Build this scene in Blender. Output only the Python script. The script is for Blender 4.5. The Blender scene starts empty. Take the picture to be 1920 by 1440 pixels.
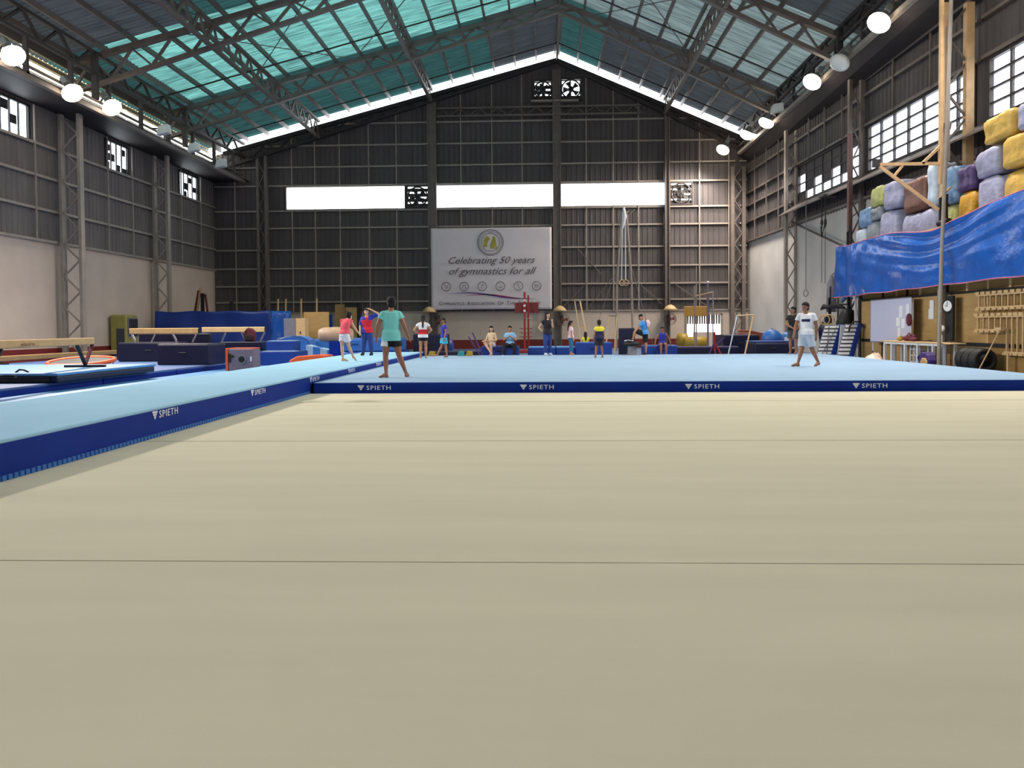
import bpy, bmesh, math, random
from mathutils import Vector, Matrix, Euler
random.seed(7)
SC = bpy.context.scene
COL = SC.collection

# ------------------------------------------------------------------ camera, daylight, exposure
cam_d = bpy.data.cameras.new('camera')
cam = bpy.data.objects.new('camera', cam_d); COL.objects.link(cam); SC.camera = cam
cam_d.sensor_width = 36.0; cam_d.lens = 27.94
cam_d.shift_x = -0.0017; cam_d.shift_y = -0.0352
cam_d.clip_end = 300
PITCH, YAW, ROLL = math.radians(1.5), math.radians(2.114), 0.007
_f = Vector((-math.sin(YAW)*math.cos(PITCH), math.cos(YAW)*math.cos(PITCH), -math.sin(PITCH)))
_r = Vector((math.cos(YAW), math.sin(YAW), 0)); _u = _r.cross(_f)
_r2 = _r*math.cos(ROLL) - _u*math.sin(ROLL); _u2 = _u*math.cos(ROLL) + _r*math.sin(ROLL)
cam.matrix_world = Matrix(((_r2.x, _u2.x, -_f.x, 0), (_r2.y, _u2.y, -_f.y, 0), (_r2.z, _u2.z, -_f.z, 1.22), (0, 0, 0, 1)))

world = bpy.data.worlds.new('overcast_sky'); SC.world = world; world.use_nodes = True
bg = world.node_tree.nodes['Background']
bg.inputs[0].default_value = (0.93, 0.97, 1.0, 1); bg.inputs[1].default_value = 5.0
SC.view_settings.view_transform = 'Standard'; SC.view_settings.look = 'None'
SC.view_settings.gamma = 1.0; SC.view_settings.use_curve_mapping = False
SC.view_settings.exposure = 0.35
LAMP_W = 2200.0                      # each lit high-bay lamp

# ------------------------------------------------------------------ helpers
MATS = {}
def lin(c):
    return tuple(((v/12.92) if v <= 0.04045 else ((v+0.055)/1.055)**2.4) for v in c)
def mat(name, rgb, rough=0.6, metal=0.0, var=0.12, scale=6.0, bump=0.0, bscale=40.0, sheen=0.0, stretch=(1,1,1), spec=0.5):
    """procedural material: base colour (sRGB 0-255) with noise variation and optional noise bump"""
    if name in MATS: return MATS[name]
    m = bpy.data.materials.new(name); m.use_nodes = True
    nt = m.node_tree; b = nt.nodes['Principled BSDF']
    c = lin([v/255 for v in rgb])
    b.inputs['Roughness'].default_value = rough; b.inputs['Metallic'].default_value = metal
    b.inputs['Specular IOR Level'].default_value = spec
    tc = nt.nodes.new('ShaderNodeTexCoord'); mp = nt.nodes.new('ShaderNodeMapping')
    mp.inputs['Scale'].default_value = stretch
    nt.links.new(tc.outputs['Object'], mp.inputs['Vector'])
    if var > 0:
        n = nt.nodes.new('ShaderNodeTexNoise'); n.inputs['Scale'].default_value = scale; n.inputs['Detail'].default_value = 5
        nt.links.new(mp.outputs[0], n.inputs['Vector'])
        r = nt.nodes.new('ShaderNodeValToRGB')
        r.color_ramp.elements[0].position = 0.3; r.color_ramp.elements[1].position = 0.7
        r.color_ramp.elements[0].color = (*[v*(1-var) for v in c], 1)
        r.color_ramp.elements[1].color = (*[min(1, v*(1+var)) for v in c], 1)
        nt.links.new(n.outputs['Fac'], r.inputs['Fac']); nt.links.new(r.outputs['Color'], b.inputs['Base Color'])
    else:
        b.inputs['Base Color'].default_value = (*c, 1)
    if bump > 0:
        n2 = nt.nodes.new('ShaderNodeTexNoise'); n2.inputs['Scale'].default_value = bscale; n2.inputs['Detail'].default_value = 4
        nt.links.new(mp.outputs[0], n2.inputs['Vector'])
        bp = nt.nodes.new('ShaderNodeBump'); bp.inputs['Strength'].default_value = bump; bp.inputs['Distance'].default_value = 0.02
        nt.links.new(n2.outputs['Fac'], bp.inputs['Height']); nt.links.new(bp.outputs[0], b.inputs['Normal'])
    MATS[name] = m
    return m
def mat_emit(name, rgb, strength):
    if name in MATS: return MATS[name]
    m = bpy.data.materials.new(name); m.use_nodes = True
    b = m.node_tree.nodes['Principled BSDF']; c = lin([v/255 for v in rgb])
    b.inputs['Base Color'].default_value = (*c, 1); b.inputs['Emission Color'].default_value = (*c, 1)
    b.inputs['Emission Strength'].default_value = strength
    MATS[name] = m; return m
def mat_glass(name, tint=(0.95, 0.97, 1.0), gloss=0.08):
    m = bpy.data.materials.new(name); m.use_nodes = True; nt = m.node_tree; nt.nodes.clear()
    o = nt.nodes.new('ShaderNodeOutputMaterial'); t = nt.nodes.new('ShaderNodeBsdfTransparent'); g = nt.nodes.new('ShaderNodeBsdfGlossy')
    x = nt.nodes.new('ShaderNodeMixShader'); x.inputs[0].default_value = gloss
    t.inputs[0].default_value = (*tint, 1); g.inputs['Roughness'].default_value = 0.1
    nt.links.new(t.outputs[0], x.inputs[1]); nt.links.new(g.outputs[0], x.inputs[2]); nt.links.new(x.outputs[0], o.inputs[0])
    MATS[name] = m; return m
def mat_roof(name, rgb, trans, refl=0.35, streak=0.5):
    """foil-faced translucent roofing: diffuse underside plus daylight leaking through, streaked along the slope"""
    m = bpy.data.materials.new(name); m.use_nodes = True; nt = m.node_tree; nt.nodes.clear()
    o = nt.nodes.new('ShaderNodeOutputMaterial'); d = nt.nodes.new('ShaderNodeBsdfDiffuse'); t = nt.nodes.new('ShaderNodeBsdfTranslucent')
    ad = nt.nodes.new('ShaderNodeAddShader'); tc = nt.nodes.new('ShaderNodeTexCoord'); mp = nt.nodes.new('ShaderNodeMapping')
    mp.inputs['Scale'].default_value = (0.35, 5.0, 0.35)
    n = nt.nodes.new('ShaderNodeTexNoise'); n.inputs['Scale'].default_value = 1.6; n.inputs['Detail'].default_value = 6; n.inputs['Roughness'].default_value = 0.65
    r = nt.nodes.new('ShaderNodeValToRGB'); c = lin([v/255 for v in rgb])
    r.color_ramp.elements[0].position = 0.34; r.color_ramp.elements[1].position = 0.66
    r.color_ramp.elements[0].color = (*[v*trans*(1-streak) for v in c], 1); r.color_ramp.elements[1].color = (*[v*trans for v in c], 1)
    d.inputs[0].default_value = (*[v*refl for v in c], 1)
    nt.links.new(tc.outputs['Object'], mp.inputs[0]); nt.links.new(mp.outputs[0], n.inputs['Vector'])
    nt.links.new(n.outputs['Fac'], r.inputs[0]); nt.links.new(r.outputs[0], t.inputs[0])
    nt.links.new(d.outputs[0], ad.inputs[0]); nt.links.new(t.outputs[0], ad.inputs[1]); nt.links.new(ad.outputs[0], o.inputs[0])
    MATS[name] = m; return m

def tag(o, label=None, cat=None, group=None, kind=None):
    if label: o['label'] = label
    if cat: o['category'] = cat
    if group: o['group'] = group
    if kind: o['kind'] = kind
    return o
def thing(name, label, cat=None, loc=(0, 0, 0), rz=0.0, group=None, kind=None):
    o = bpy.data.objects.new(name, None); COL.objects.link(o); o.empty_display_size = 0.2
    o.location = loc; o.rotation_euler = (0, 0, rz)
    return tag(o, label, cat, group, kind)
def mesh_obj(name, me, m=None, parent=None, loc=None):
    o = bpy.data.objects.new(name, me); COL.objects.link(o)
    if m is not None and not me.materials: me.materials.append(m)
    if parent is not None: o.parent = parent
    if loc is not None: o.location = loc
    return o
def copy_tree(root, loc, rz=None, label=None, group=None, parent=None):
    r = root.copy(); COL.objects.link(r); r.location = loc
    if rz is not None: r.rotation_euler = (0, 0, rz)
    if label: r['label'] = label
    if group: r['group'] = group
    for ch in list(root.children):
        c = ch.copy(); COL.objects.link(c); c.parent = r
        for g in list(ch.children):
            d = g.copy(); COL.objects.link(d); d.parent = c
    return r

class MB:
    """collects shapes and builds them as ONE mesh object (coordinates in world, moved to the parent's frame unless local)"""
    def __init__(s): s.v = []; s.f = []
    def add(s, vs, fs):
        b = len(s.v); s.v += [tuple(v) for v in vs]; s.f += [tuple(i+b for i in f) for f in fs]; return s
    def box(s, x0, x1, y0, y1, z0, z1):
        return s.add([(x0,y0,z0),(x1,y0,z0),(x1,y1,z0),(x0,y1,z0),(x0,y0,z1),(x1,y0,z1),(x1,y1,z1),(x0,y1,z1)],
                     [(3,2,1,0),(4,5,6,7),(0,1,5,4),(1,2,6,5),(2,3,7,6),(3,0,4,7)])
    def bar(s, a, b, w, h=None, up=(0, 0, 1)):
        a = Vector(a); b = Vector(b); h = w if h is None else h
        d = (b-a).normalized(); u = Vector(up)
        if abs(d.dot(u)) > 0.98: u = Vector((0, 1, 0)) if abs(d.y) < 0.9 else Vector((1, 0, 0))
        sd = d.cross(u).normalized()*w/2; u = sd.cross(d).normalized()*h/2
        vs = [a-sd-u, a+sd-u, a+sd+u, a-sd+u, b-sd-u, b+sd-u, b+sd+u, b-sd+u]
        return s.add(vs, [(0,1,2,3),(7,6,5,4),(0,4,5,1),(1,5,6,2),(2,6,7,3),(3,7,4,0)])
    def tube(s, a, b, r, n=8, r2=None, caps=True):
        return s.path([a, b], [r, r if r2 is None else r2], n, caps)
    def path(s, pts, r, n=8, caps=True, closed=False):
        pts = [Vector(p) for p in pts]; k = len(pts); rs = r if isinstance(r, (list, tuple)) else [r]*k
        vs = []; fs = []; prev = None
        for i, p in enumerate(pts):
            if closed: d = (pts[(i+1) % k]-pts[i-1]).normalized()
            else: d = (pts[min(i+1, k-1)]-pts[max(i-1, 0)]).normalized()
            if prev is None:
                u = Vector((0, 0, 1)) if abs(d.z) < 0.9 else Vector((1, 0, 0))
            else: u = prev
            sd = d.cross(u).normalized(); u = sd.cross(d).normalized(); prev = u
            for j in range(n):
                a = 2*math.pi*j/n
                vs.append(p+(sd*math.cos(a)+u*math.sin(a))*rs[i])
        m = k if closed else k-1
        for i in range(m):
            i2 = (i+1) % k
            for j in range(n): fs.append((i*n+j, i2*n+j, i2*n+(j+1) % n, i*n+(j+1) % n)[::-1])
        if caps and not closed:
            fs.append(tuple(range(n))); fs.append(tuple((k-1)*n+j for j in range(n))[::-1])
        return s.add(vs, fs)
    def ring(s, c, R, r, ax=(0, 0, 1), n=20, m=6):
        c = Vector(c); ax = Vector(ax).normalized(); t = Vector((1, 0, 0)) if abs(ax.x) < 0.9 else Vector((0, 1, 0))
        u = ax.cross(t).normalized(); w = ax.cross(u)
        return s.path([c+(u*math.cos(2*math.pi*i/n)+w*math.sin(2*math.pi*i/n))*R for i in range(n)], r, m, closed=True)
    def disc(s, c, R, ax=(0, 0, 1), t=0.01, n=24):
        ax = Vector(ax).normalized(); c = Vector(c)
        return s.path([c-ax*t/2, c+ax*t/2], R, n)
    def prism(s, poly, plane, t0, t1):
        """poly: 2-D outline; plane 'xz' extrudes along y, 'yz' along x, 'xy' along z"""
        n = len(poly); g = {'xz': lambda p, t: (p[0], t, p[1]), 'yz': lambda p, t: (t, p[0], p[1]), 'xy': lambda p, t: (p[0], p[1], t)}[plane]
        vs = [g(p, t0) for p in poly]+[g(p, t1) for p in poly]
        fs = [tuple(range(n)), tuple(range(2*n-1, n-1, -1))]+[(i, i+n, (i+1) % n+n, (i+1) % n) for i in range(n)]
        return s.add(vs, fs)
    def lathe(s, prof, c=(0, 0, 0), n=20, ax='z'):
        vs = []; fs = []; k = len(prof); c = Vector(c)
        for (r, z) in prof:
            for j in range(n):
                a = 2*math.pi*j/n; p = (r*math.cos(a), r*math.sin(a), z)
                if ax == 'x': p = (p[2], p[0], p[1])
                if ax == 'y': p = (p[0], p[2], p[1])
                vs.append(c+Vector(p))
        for i in range(k-1):
            for j in range(n): fs.append((i*n+j, i*n+(j+1) % n, (i+1)*n+(j+1) % n, (i+1)*n+j))
        fs.append(tuple(range(n))[::-1]); fs.append(tuple((k-1)*n+j for j in range(n)))
        return s.add(vs, fs)
    def ell(s, c, rx, ry, rz, n=14, m=9, rot=None):
        vs = []; fs = []; c = Vector(c); rot = rot or Matrix.Identity(3)
        for i in range(m+1):
            t = math.pi*i/m
            for j in range(n):
                a = 2*math.pi*j/n
                vs.append(c+rot@Vector((rx*math.sin(t)*math.cos(a), ry*math.sin(t)*math.sin(a), rz*math.cos(t))))
        for i in range(m):
            for j in range(n): fs.append((i*n+j, (i+1)*n+j, (i+1)*n+(j+1) % n, i*n+(j+1) % n))
        return s.add(vs, fs)
    def grid(s, fn, nu, nv):
        vs = [fn(i/nu, j/nv) for j in range(nv+1) for i in range(nu+1)]
        fs = [(j*(nu+1)+i, j*(nu+1)+i+1, (j+1)*(nu+1)+i+1, (j+1)*(nu+1)+i) for j in range(nv) for i in range(nu)]
        return s.add(vs, fs)
    def mesh(s, name, m=None, off=None, smooth=False):
        me = bpy.data.meshes.new(name)
        vs = s.v if off is None else [(a-off[0], b-off[1], c-off[2]) for a, b, c in s.v]
        me.from_pydata(vs, [], s.f); me.update()
        bm = bmesh.new(); bm.from_mesh(me)
        bmesh.ops.remove_doubles(bm, verts=bm.verts, dist=1e-5)
        bmesh.ops.recalc_face_normals(bm, faces=bm.faces); bm.to_mesh(me); bm.free()
        if m is not None: me.materials.append(m)
        if smooth:
            for p in me.polygons: p.use_smooth = True
        return me
    def build(s, name, m, parent=None, local=False, loc=None, smooth=False, bevel=0.0, seg=2, solid=0.0):
        off = None
        if not local:
            if parent is not None:
                off = Vector(parent.location)
                if parent.parent is not None: off = off+Vector(parent.parent.location)
            elif loc is not None: off = loc
        o = mesh_obj(name, s.mesh(name, m, off, smooth), None, parent, loc if parent is None else None)
        if solid:
            sm = o.modifiers.new('thickness', 'SOLIDIFY'); sm.thickness = solid
        if bevel:
            b = o.modifiers.new('bevel', 'BEVEL'); b.width = bevel; b.segments = seg; b.limit_method = 'ANGLE'; b.angle_limit = 0.7
        return o

def part(parent, name, m, fn, **k):
    b = MB(); fn(b); return b.build(name, m, parent, **k)
def text_mesh(txt, size, shear=0.0, extrude=0.003, align='LEFT', space=1.0):
    c = bpy.data.curves.new('txt', 'FONT'); c.body = txt; c.size = size; c.shear = shear; c.extrude = extrude
    c.align_x = align; c.space_character = space; c.resolution_u = 2
    o = bpy.data.objects.new('txt', c); COL.objects.link(o)
    bpy.context.view_layer.update()
    me = bpy.data.meshes.new_from_object(o.evaluated_get(bpy.context.evaluated_depsgraph_get()))
    bpy.data.objects.remove(o); bpy.data.curves.remove(c)
    me.materials.clear()
    return me
def put_text(me, name, m, parent, world_loc, xdir, updir, sx=1.0):
    """places a flat lettering mesh so that its x runs along xdir and its y along updir"""
    x = Vector(xdir).normalized(); y = Vector(updir).normalized(); z = x.cross(y)
    o = mesh_obj(name, me, m, parent)
    mw = Matrix(((x.x*sx, y.x, z.x, 0), (x.y*sx, y.y, z.y, 0), (x.z*sx, y.z, z.z, 0), (0, 0, 0, 1)))
    off = Vector(parent.location)
    if parent.parent is not None: off += Vector(parent.parent.location)
    mw.translation = Vector(world_loc)-off
    o.matrix_local = mw
    return o

# ------------------------------------------------------------------ dimensions of the hall (metres, camera at x=0 y=0)
XL, YB, YF = -19.2, 46.0, -4.0
XRIDGE, ZRIDGE = 0.9, 17.05
def XR(y): return 11.75+0.035*(46-y)
def zroof(x): return ZRIDGE-0.26*(XRIDGE-x) if x < XRIDGE else ZRIDGE-0.44*(x-XRIDGE)
FRAMES = [46.0, 38.4, 30.8, 23.2, 15.6, 8.0, 0.4]

M_steel = mat('grey_painted_steel', (104, 93, 86), 0.55, 0.0, 0.15, 3)
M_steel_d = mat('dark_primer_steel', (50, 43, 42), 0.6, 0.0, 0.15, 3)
M_steel_l = mat('pale_painted_steel', (146, 135, 124), 0.5, 0.0, 0.12, 3)
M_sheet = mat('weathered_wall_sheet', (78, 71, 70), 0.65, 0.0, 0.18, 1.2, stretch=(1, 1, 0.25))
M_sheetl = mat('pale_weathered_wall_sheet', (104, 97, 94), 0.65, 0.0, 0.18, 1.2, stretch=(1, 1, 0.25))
M_plaster = mat('cream_plaster', (196, 178, 162), 0.85, 0.0, 0.07, 0.9, 0.05, 8)
M_red = mat('maroon_wall_paint', (112, 24, 20), 0.6, 0.0, 0.1, 3)
M_carpet = mat('beige_carpet', (207, 200, 176), 0.95, 0.0, 0.05, 0.7, 0.12, 180, stretch=(0.4, 3, 1), spec=0.1)
M_floor = mat('blue_grey_floor', (92, 110, 140), 0.7, 0.0, 0.15, 1.5)
M_ltblue = mat('light_blue_carpet', (146, 172, 197), 0.95, 0.0, 0.04, 1.2, 0.1, 150, spec=0.1)
M_run = mat('runway_blue_carpet', (150, 192, 218), 0.95, 0.0, 0.04, 1.2, 0.1, 150, spec=0.1)
M_navy = mat('navy_vinyl_border', (9, 44, 134), 0.55, 0.0, 0.08, 2, spec=.12)
M_white = mat('white_print', (225, 230, 240), 0.6, 0.0, 0.0)
M_black = mat('black_rubber', (16, 15, 16), 0.6, 0.0, 0.1, 4)
M_glass = mat_glass('window_glass')
M_blued = mat('dark_navy_vinyl', (12, 13, 46), 0.4, 0.0, 0.15, 2, 0.15, 6)
M_blue = mat('royal_blue_vinyl', (18, 56, 140), 0.4, 0.0, 0.12, 2, 0.12, 6)
M_bluem = mat('mid_blue_vinyl', (44, 102, 178), 0.45, 0.0, 0.1, 2, 0.1, 6)
M_bluel = mat('pale_blue_vinyl', (80, 138, 192), 0.5, 0.0, 0.1, 2)
M_ply = mat('plywood', (176, 142, 88), 0.7, 0.0, 0.12, 2.0, stretch=(1, 1, 6))
M_wood = mat('pale_wood', (206, 172, 124), 0.55, 0.0, 0.1, 5, stretch=(1, 1, 8))
M_suede = mat('tan_suede', (196, 160, 112), 0.9, 0.0, 0.08, 6)
M_whitep = mat('white_plastic', (226, 226, 228), 0.45, 0.0, 0.03, 3)
M_chrome = mat('chrome', (200, 200, 205), 0.25, 0.9, 0.03, 4)
M_grey = mat('mid_grey_vinyl', (120, 118, 128), 0.6, 0.0, 0.1, 4)
M_orange = mat('orange_vinyl', (224, 92, 38), 0.5, 0.0, 0.08, 4)
M_yellow = mat('yellow_vinyl', (158, 130, 32), 0.5, 0.0, 0.08, 4)
M_purple = mat('purple_fabric', (62, 40, 104), 0.7, 0.0, 0.15, 6)
M_maroonf = mat('maroon_fabric', (92, 28, 44), 0.8, 0.0, 0.25, 14)
# ================================================================== THE SETTING
fl = MB().box(-19.6, 13.6, YF, YB+0.2, -0.14, -0.02).build('floor', M_floor); tag(fl, 'grey-blue gym floor under the carpets and mats', 'floor', kind='structure')

def corr(u0, u1, zb, zt, place, rib=0.3, depth=0.035):
    """ribbed sheet: place(u, d, z) -> xyz; zb / zt give bottom and top height at u"""
    us = []; u = u0
    while u < u1-1e-6:
        for k, d in ((0, 0), (0.70, 0), (0.78, 1), (0.92, 1)):
            q = u+k*rib
            if q < u1: us.append((q, d*depth))
        u += rib
    us.append((u1, 0))
    b = MB(); vs = []; fs = []
    for i, (q, d) in enumerate(us): vs += [place(q, d, zb(q)), place(q, d, zt(q))]
    for i in range(len(us)-1): fs.append((2*i, 2*i+2, 2*i+3, 2*i+1))
    return b.add(vs, fs)

# ---------------------------------------------------------------- back wall
wb = thing('wall_back', 'dark ribbed sheet gable wall above a cream plaster band, at the far end', 'wall', (0, YB, 0), kind='structure')
ztop = lambda x: zroof(x)-0.52
RODS = [-17.85, -16.2, -14.5, -13.15, -11.7, -10.0, -8.4, -6.3, -4.66, -2.87, -1.14, 0.85, 2.53, 4.07, 5.5, 7.1, 8.95, 10.6]
edges = [XL]+RODS+[XR(YB)+0.2]
WINS = [(-14.86, -7.95), (-6.2, 0.62), (1.03, 6.97)]; WZ0, WZ1 = 8.15, 9.42
FANW = [(-7.75, -6.62), (7.35, 8.5)]
DOORX = (8.21, 10.21)
GFAN = [(-.38, .52, 14.3, 15.2), (1.18, 2.18, 14.28, 15.28)]
pl = lambda q, d, z: (q, YB-d, z)
cuts = sorted(set(edges+[a for w in WINS+FANW for a in w]+list(DOORX)+[a for g in GFAN for a in g[:2]]))
def inwin(x): return any(a < x < b for a, b in WINS+FANW)
for a, b in zip(cuts[:-1], cuts[1:]):
    if b-a < 0.03: continue
    mid = (a+b)/2
    base = 2.12
    gf = [g for g in GFAN if g[0] < mid < g[1]]
    ztp_ = ztop
    if gf:
        corr(a, b, lambda q: gf[0][3], ztop, pl).build('wall_sheet', M_sheet, wb); ztp_ = lambda q: gf[0][2]
    if inwin(mid):
        corr(a, b, lambda q: base, lambda q: WZ0, pl).build('wall_sheet', M_sheet, wb)
        corr(a, b, lambda q: WZ1, ztp_, pl).build('wall_sheet', M_sheet, wb)
    else:
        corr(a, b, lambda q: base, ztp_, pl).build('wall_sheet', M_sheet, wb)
part(wb, 'plaster_band', M_plaster, lambda b: b.box(XL, DOORX[0], YB-0.05, YB+0.15, 0.5, 2.12).box(DOORX[1], XR(YB)+.2, YB-0.05, YB+0.15, 0.5, 2.12).box(DOORX[0], DOORX[1], YB-.02, YB+.1, 1.86, 2.12))
part(wb, 'plaster_ledge', M_steel_l, lambda b: b.box(XL, XR(YB), YB-0.14, YB, 2.10, 2.18))
bb = MB().box(XL, DOORX[0], YB-0.07, YB+0.15, -0.02, 0.5).box(DOORX[1], XR(YB)+.2, YB-0.07, YB+0.15, -0.02, 0.5).build('baseboard_back', M_red)
tag(bb, 'maroon painted band along the foot of the far wall', 'baseboard', kind='structure')
COLX = [-16.2, -6.3, 0.85, 7.1, 11.1]
for z in (13.04, 11.8, 10.57, 9.5, 8.05, 7.05, 5.79, 4.71, 3.69, 2.76):
    x0 = max(XL, XRIDGE-(ZRIDGE-0.6-z)/0.26); x1 = min(XR(YB), XRIDGE+(ZRIDGE-0.6-z)/0.44)
    cs = [x0]+[c for c in COLX if x0 < c < x1]+[x1]
    for a, b in zip(cs[:-1], cs[1:]):
        part(wb, 'girt', M_steel_l, lambda m: m.box(a+.12, b-.12, YB-0.17, YB-0.03, z-0.045, z+0.045))
for x in RODS:
    if x in COLX: continue
    segs = [(2.15, WZ0), (WZ1, ztop(x)-.2)] if inwin(x) else [(2.15, ztop(x)-.2)]
    for z0, z1 in segs: part(wb, 'sag_rod', M_steel_l, lambda m: m.box(x-.03, x+.03, YB-0.21, YB-0.16, z0, z1))
for x0, z0, x1, z1 in ((2.0, 5.7, 3.4, 4.2), (2.6, 2.3, 4.0, 4.0), (5.6, 3.6, 7.0, 2.3), (1.2, 2.4, 2.4, 3.6), (7.6, 3.6, 9.6, 2.2), (4.3, 7.0, 5.3, 7.9)):
    part(wb, 'cross_brace', M_steel, lambda m: m.bar((x0, YB-.2, z0), (x1, YB-.2, z1), 0.05, 0.04))
# horizontal wind truss below the gable fans
for n, z in (('brace_chord', 13.75), ('brace_chord', 13.3)):
    part(wb, n, M_steel, lambda m: m.box(-6.0, 5.6, YB-0.45, YB-0.3, z-.05, z+.05))
x = -5.8; k = 0
while x < 5.3:
    part(wb, 'brace_web', M_steel, lambda m: m.bar((x, YB-.37, 13.3 if k % 2 else 13.75), (x+.55, YB-.37, 13.75 if k % 2 else 13.3), 0.05))
    x += .55; k += 1
def window(name, label, x0, x1, y, z0, z1, cols, rows=1):
    t = thing(name, label, 'window', ((x0+x1)/2, y, z0), kind='structure')
    part(t, 'window_frame', M_steel, lambda b: b.box(x0-.05, x1+.05, y-.12, y+.02, z0-.08, z0).box(x0-.05, x1+.05, y-.12, y+.02, z1, z1+.06).box(x0-.05, x0, y-.12, y+.02, z0, z1).box(x1, x1+.05, y-.12, y+.02, z0, z1))
    w = (x1-x0)/cols; h = (z1-z0)/rows
    for i in range(cols):
        for j in range(rows):
            part(t, 'pane', M_glass, lambda b: b.box(x0+i*w+.008, x0+(i+1)*w-.008, y-.04, y-.03, z0+j*h+.004, z0+(j+1)*h-.004))
    return t
window('window_1', 'long glaring window strip left of the banner, high on the far wall', *WINS[0], YB, WZ0, WZ1, 4)
window('window_2', 'long glaring window strip right above the banner', *WINS[1], YB, WZ0, WZ1, 4)
window('window_3', 'glaring window strip right of the centre column, above the hanging rings', *WINS[2], YB, WZ0, WZ1, 4)
# half-open roller doorway in the far right corner
dr = thing('door_1', 'doorway in the far wall with a half-raised striped metal shutter and glaring daylight', 'door', (9.21, YB, 0), kind='structure')
part(dr, 'door_frame', M_steel_l, lambda b: b.box(8.15, 8.25, YB-.12, YB+.16, 0, 1.9).box(10.17, 10.27, YB-.12, YB+.16, 0, 1.9).box(8.15, 10.27, YB-.12, YB+.16, 1.84, 1.94))
for i in range(14):
    part(dr, 'shutter_slat', M_steel if i % 2 else M_steel_l, lambda b: b.box(8.27+i*.136, 8.27+i*.136+.11, YB+.02, YB+.05, 1.32, 1.84))
part(dr, 'low_barrier', M_plaster, lambda b: b.box(8.62, 9.9, YB+.02, YB+.12, -.02, .86).box(8.25, 8.62, YB+.02, YB+.12, -.02, .3))

# back columns
def box_column(x, w, z1, label):
    t = thing('steel_column', label, 'column', (x, YB-.3, 0))
    for s in (-1, 1): part(t, 'flange', M_steel, lambda b: b.box(x+s*w/2-.03, x+s*w/2+.03, YB-.5, YB-.18, 0, z1))
    part(t, 'web', M_steel, lambda b: b.box(x-w/2+.03, x+w/2-.03, YB-.36, YB-.30, 0, z1))
    return t
box_column(-6.3, .44, zroof(-6.3)-1.0, 'tall steel column left of the banner on the far wall')
box_column(0.85, .40, zroof(.85)-1.2, 'tall steel column right of the banner, under the roof ridge')
box_column(7.1, .22, zroof(7.1)-1.0, 'slim tall steel column between the hanging rings and the striped doorway')
def lattice_column(x0, x1, y, z1, label, axis='x', wf=.12, step=.62, m=None, parent=None):
    m = m or M_steel
    t = thing('lattice_column', label, 'column', ((x0+x1)/2, y, 0))
    for x in (x0, x1): part(t, 'flange', m, lambda b: b.box(x-wf/2, x+wf/2, y-.13, y+.13, -.02, z1))
    z = .25; k = 0
    while z+step < z1:
        a, c = (x0+wf/2, x1-wf/2) if k % 2 else (x1-wf/2, x0+wf/2)
        part(t, 'lacing_bar', m, lambda b: b.bar((a, y-.07, z), (c, y-.07, z+step), .055, .05))
        z += step; k += 1
    return t
lattice_column(-16.42, -15.95, YB-.35, 11.2, 'zigzag lattice steel column standing on the far wall left of the window strips', wf=.16)
lattice_column(10.75, 11.38, YB-.4, 10.2, 'zigzag lattice steel column in the far right corner beside the doorway', wf=.2)
lattice_column(-18.95, -18.3, 38.4, 9.7, 'zigzag lattice column on the left wall beside the blue tarpaulin', m=M_steel_l)
lattice_column(-18.9, -18.15, 30.8, 9.7, 'zigzag lattice column on the left wall, the one nearest the camera', m=M_steel_l)
lattice_column(11.52, 12.0, 38.2, 10.4, 'zigzag lattice column on the right wall beside the far corner', m=M_steel_l)

# ---------------------------------------------------------------- left wall
wl = thing('wall_left', 'left side wall, cream plaster below and ribbed grey sheeting above', 'wall', (XL, 30, 0), kind='structure')
part(wl, 'plaster_wall', M_plaster, lambda b: b.box(XL-.2, XL, YF, YB, .52, 4.62))
bl = MB().box(XL-.2, XL+.03, YF, YB, -.02, .52).build('baseboard_left', M_red); tag(bl, 'maroon painted band along the foot of the left wall', 'baseboard', kind='structure')
LW = [(27.1, 29.3), (34.4, 36.4), (41.5, 43.8)]
LY = [YF, 0.4, 8, 15.6, 20, 23.2, 25.3, 27.1, 29.3, 30.8, 32.6, 34.4, 36.4, 38.4, 40, 41.5, 43.8, YB]
pll = lambda q, d, z: (XL+d, q, z)
for a, b in zip(LY[:-1], LY[1:]):
    if any(w[0] <= a and b <= w[1] for w in LW):
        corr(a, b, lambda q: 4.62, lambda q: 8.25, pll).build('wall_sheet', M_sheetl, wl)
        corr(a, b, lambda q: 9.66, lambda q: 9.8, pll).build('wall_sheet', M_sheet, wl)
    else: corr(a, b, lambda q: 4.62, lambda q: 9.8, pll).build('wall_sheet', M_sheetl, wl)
LFR = [YF, 0.4, 8, 15.6, 23.2, 30.8, 38.4, YB]
for z in (4.66, 5.85, 7.1, 8.3):
    for a, b in zip(LFR[:-1], LFR[1:]): part(wl, 'girt', M_steel_l, lambda m: m.box(XL+.03, XL+.16, a+.1, b-.1, z-.05, z+.05))
for y in (25.3, 29.35, 34.35, 36.45, 41.45, 43.85):
    part(wl, 'sag_rod', M_steel_l, lambda m: m.box(XL+.15, XL+.2, y-.03, y+.03, 4.7, 9.7))
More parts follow.
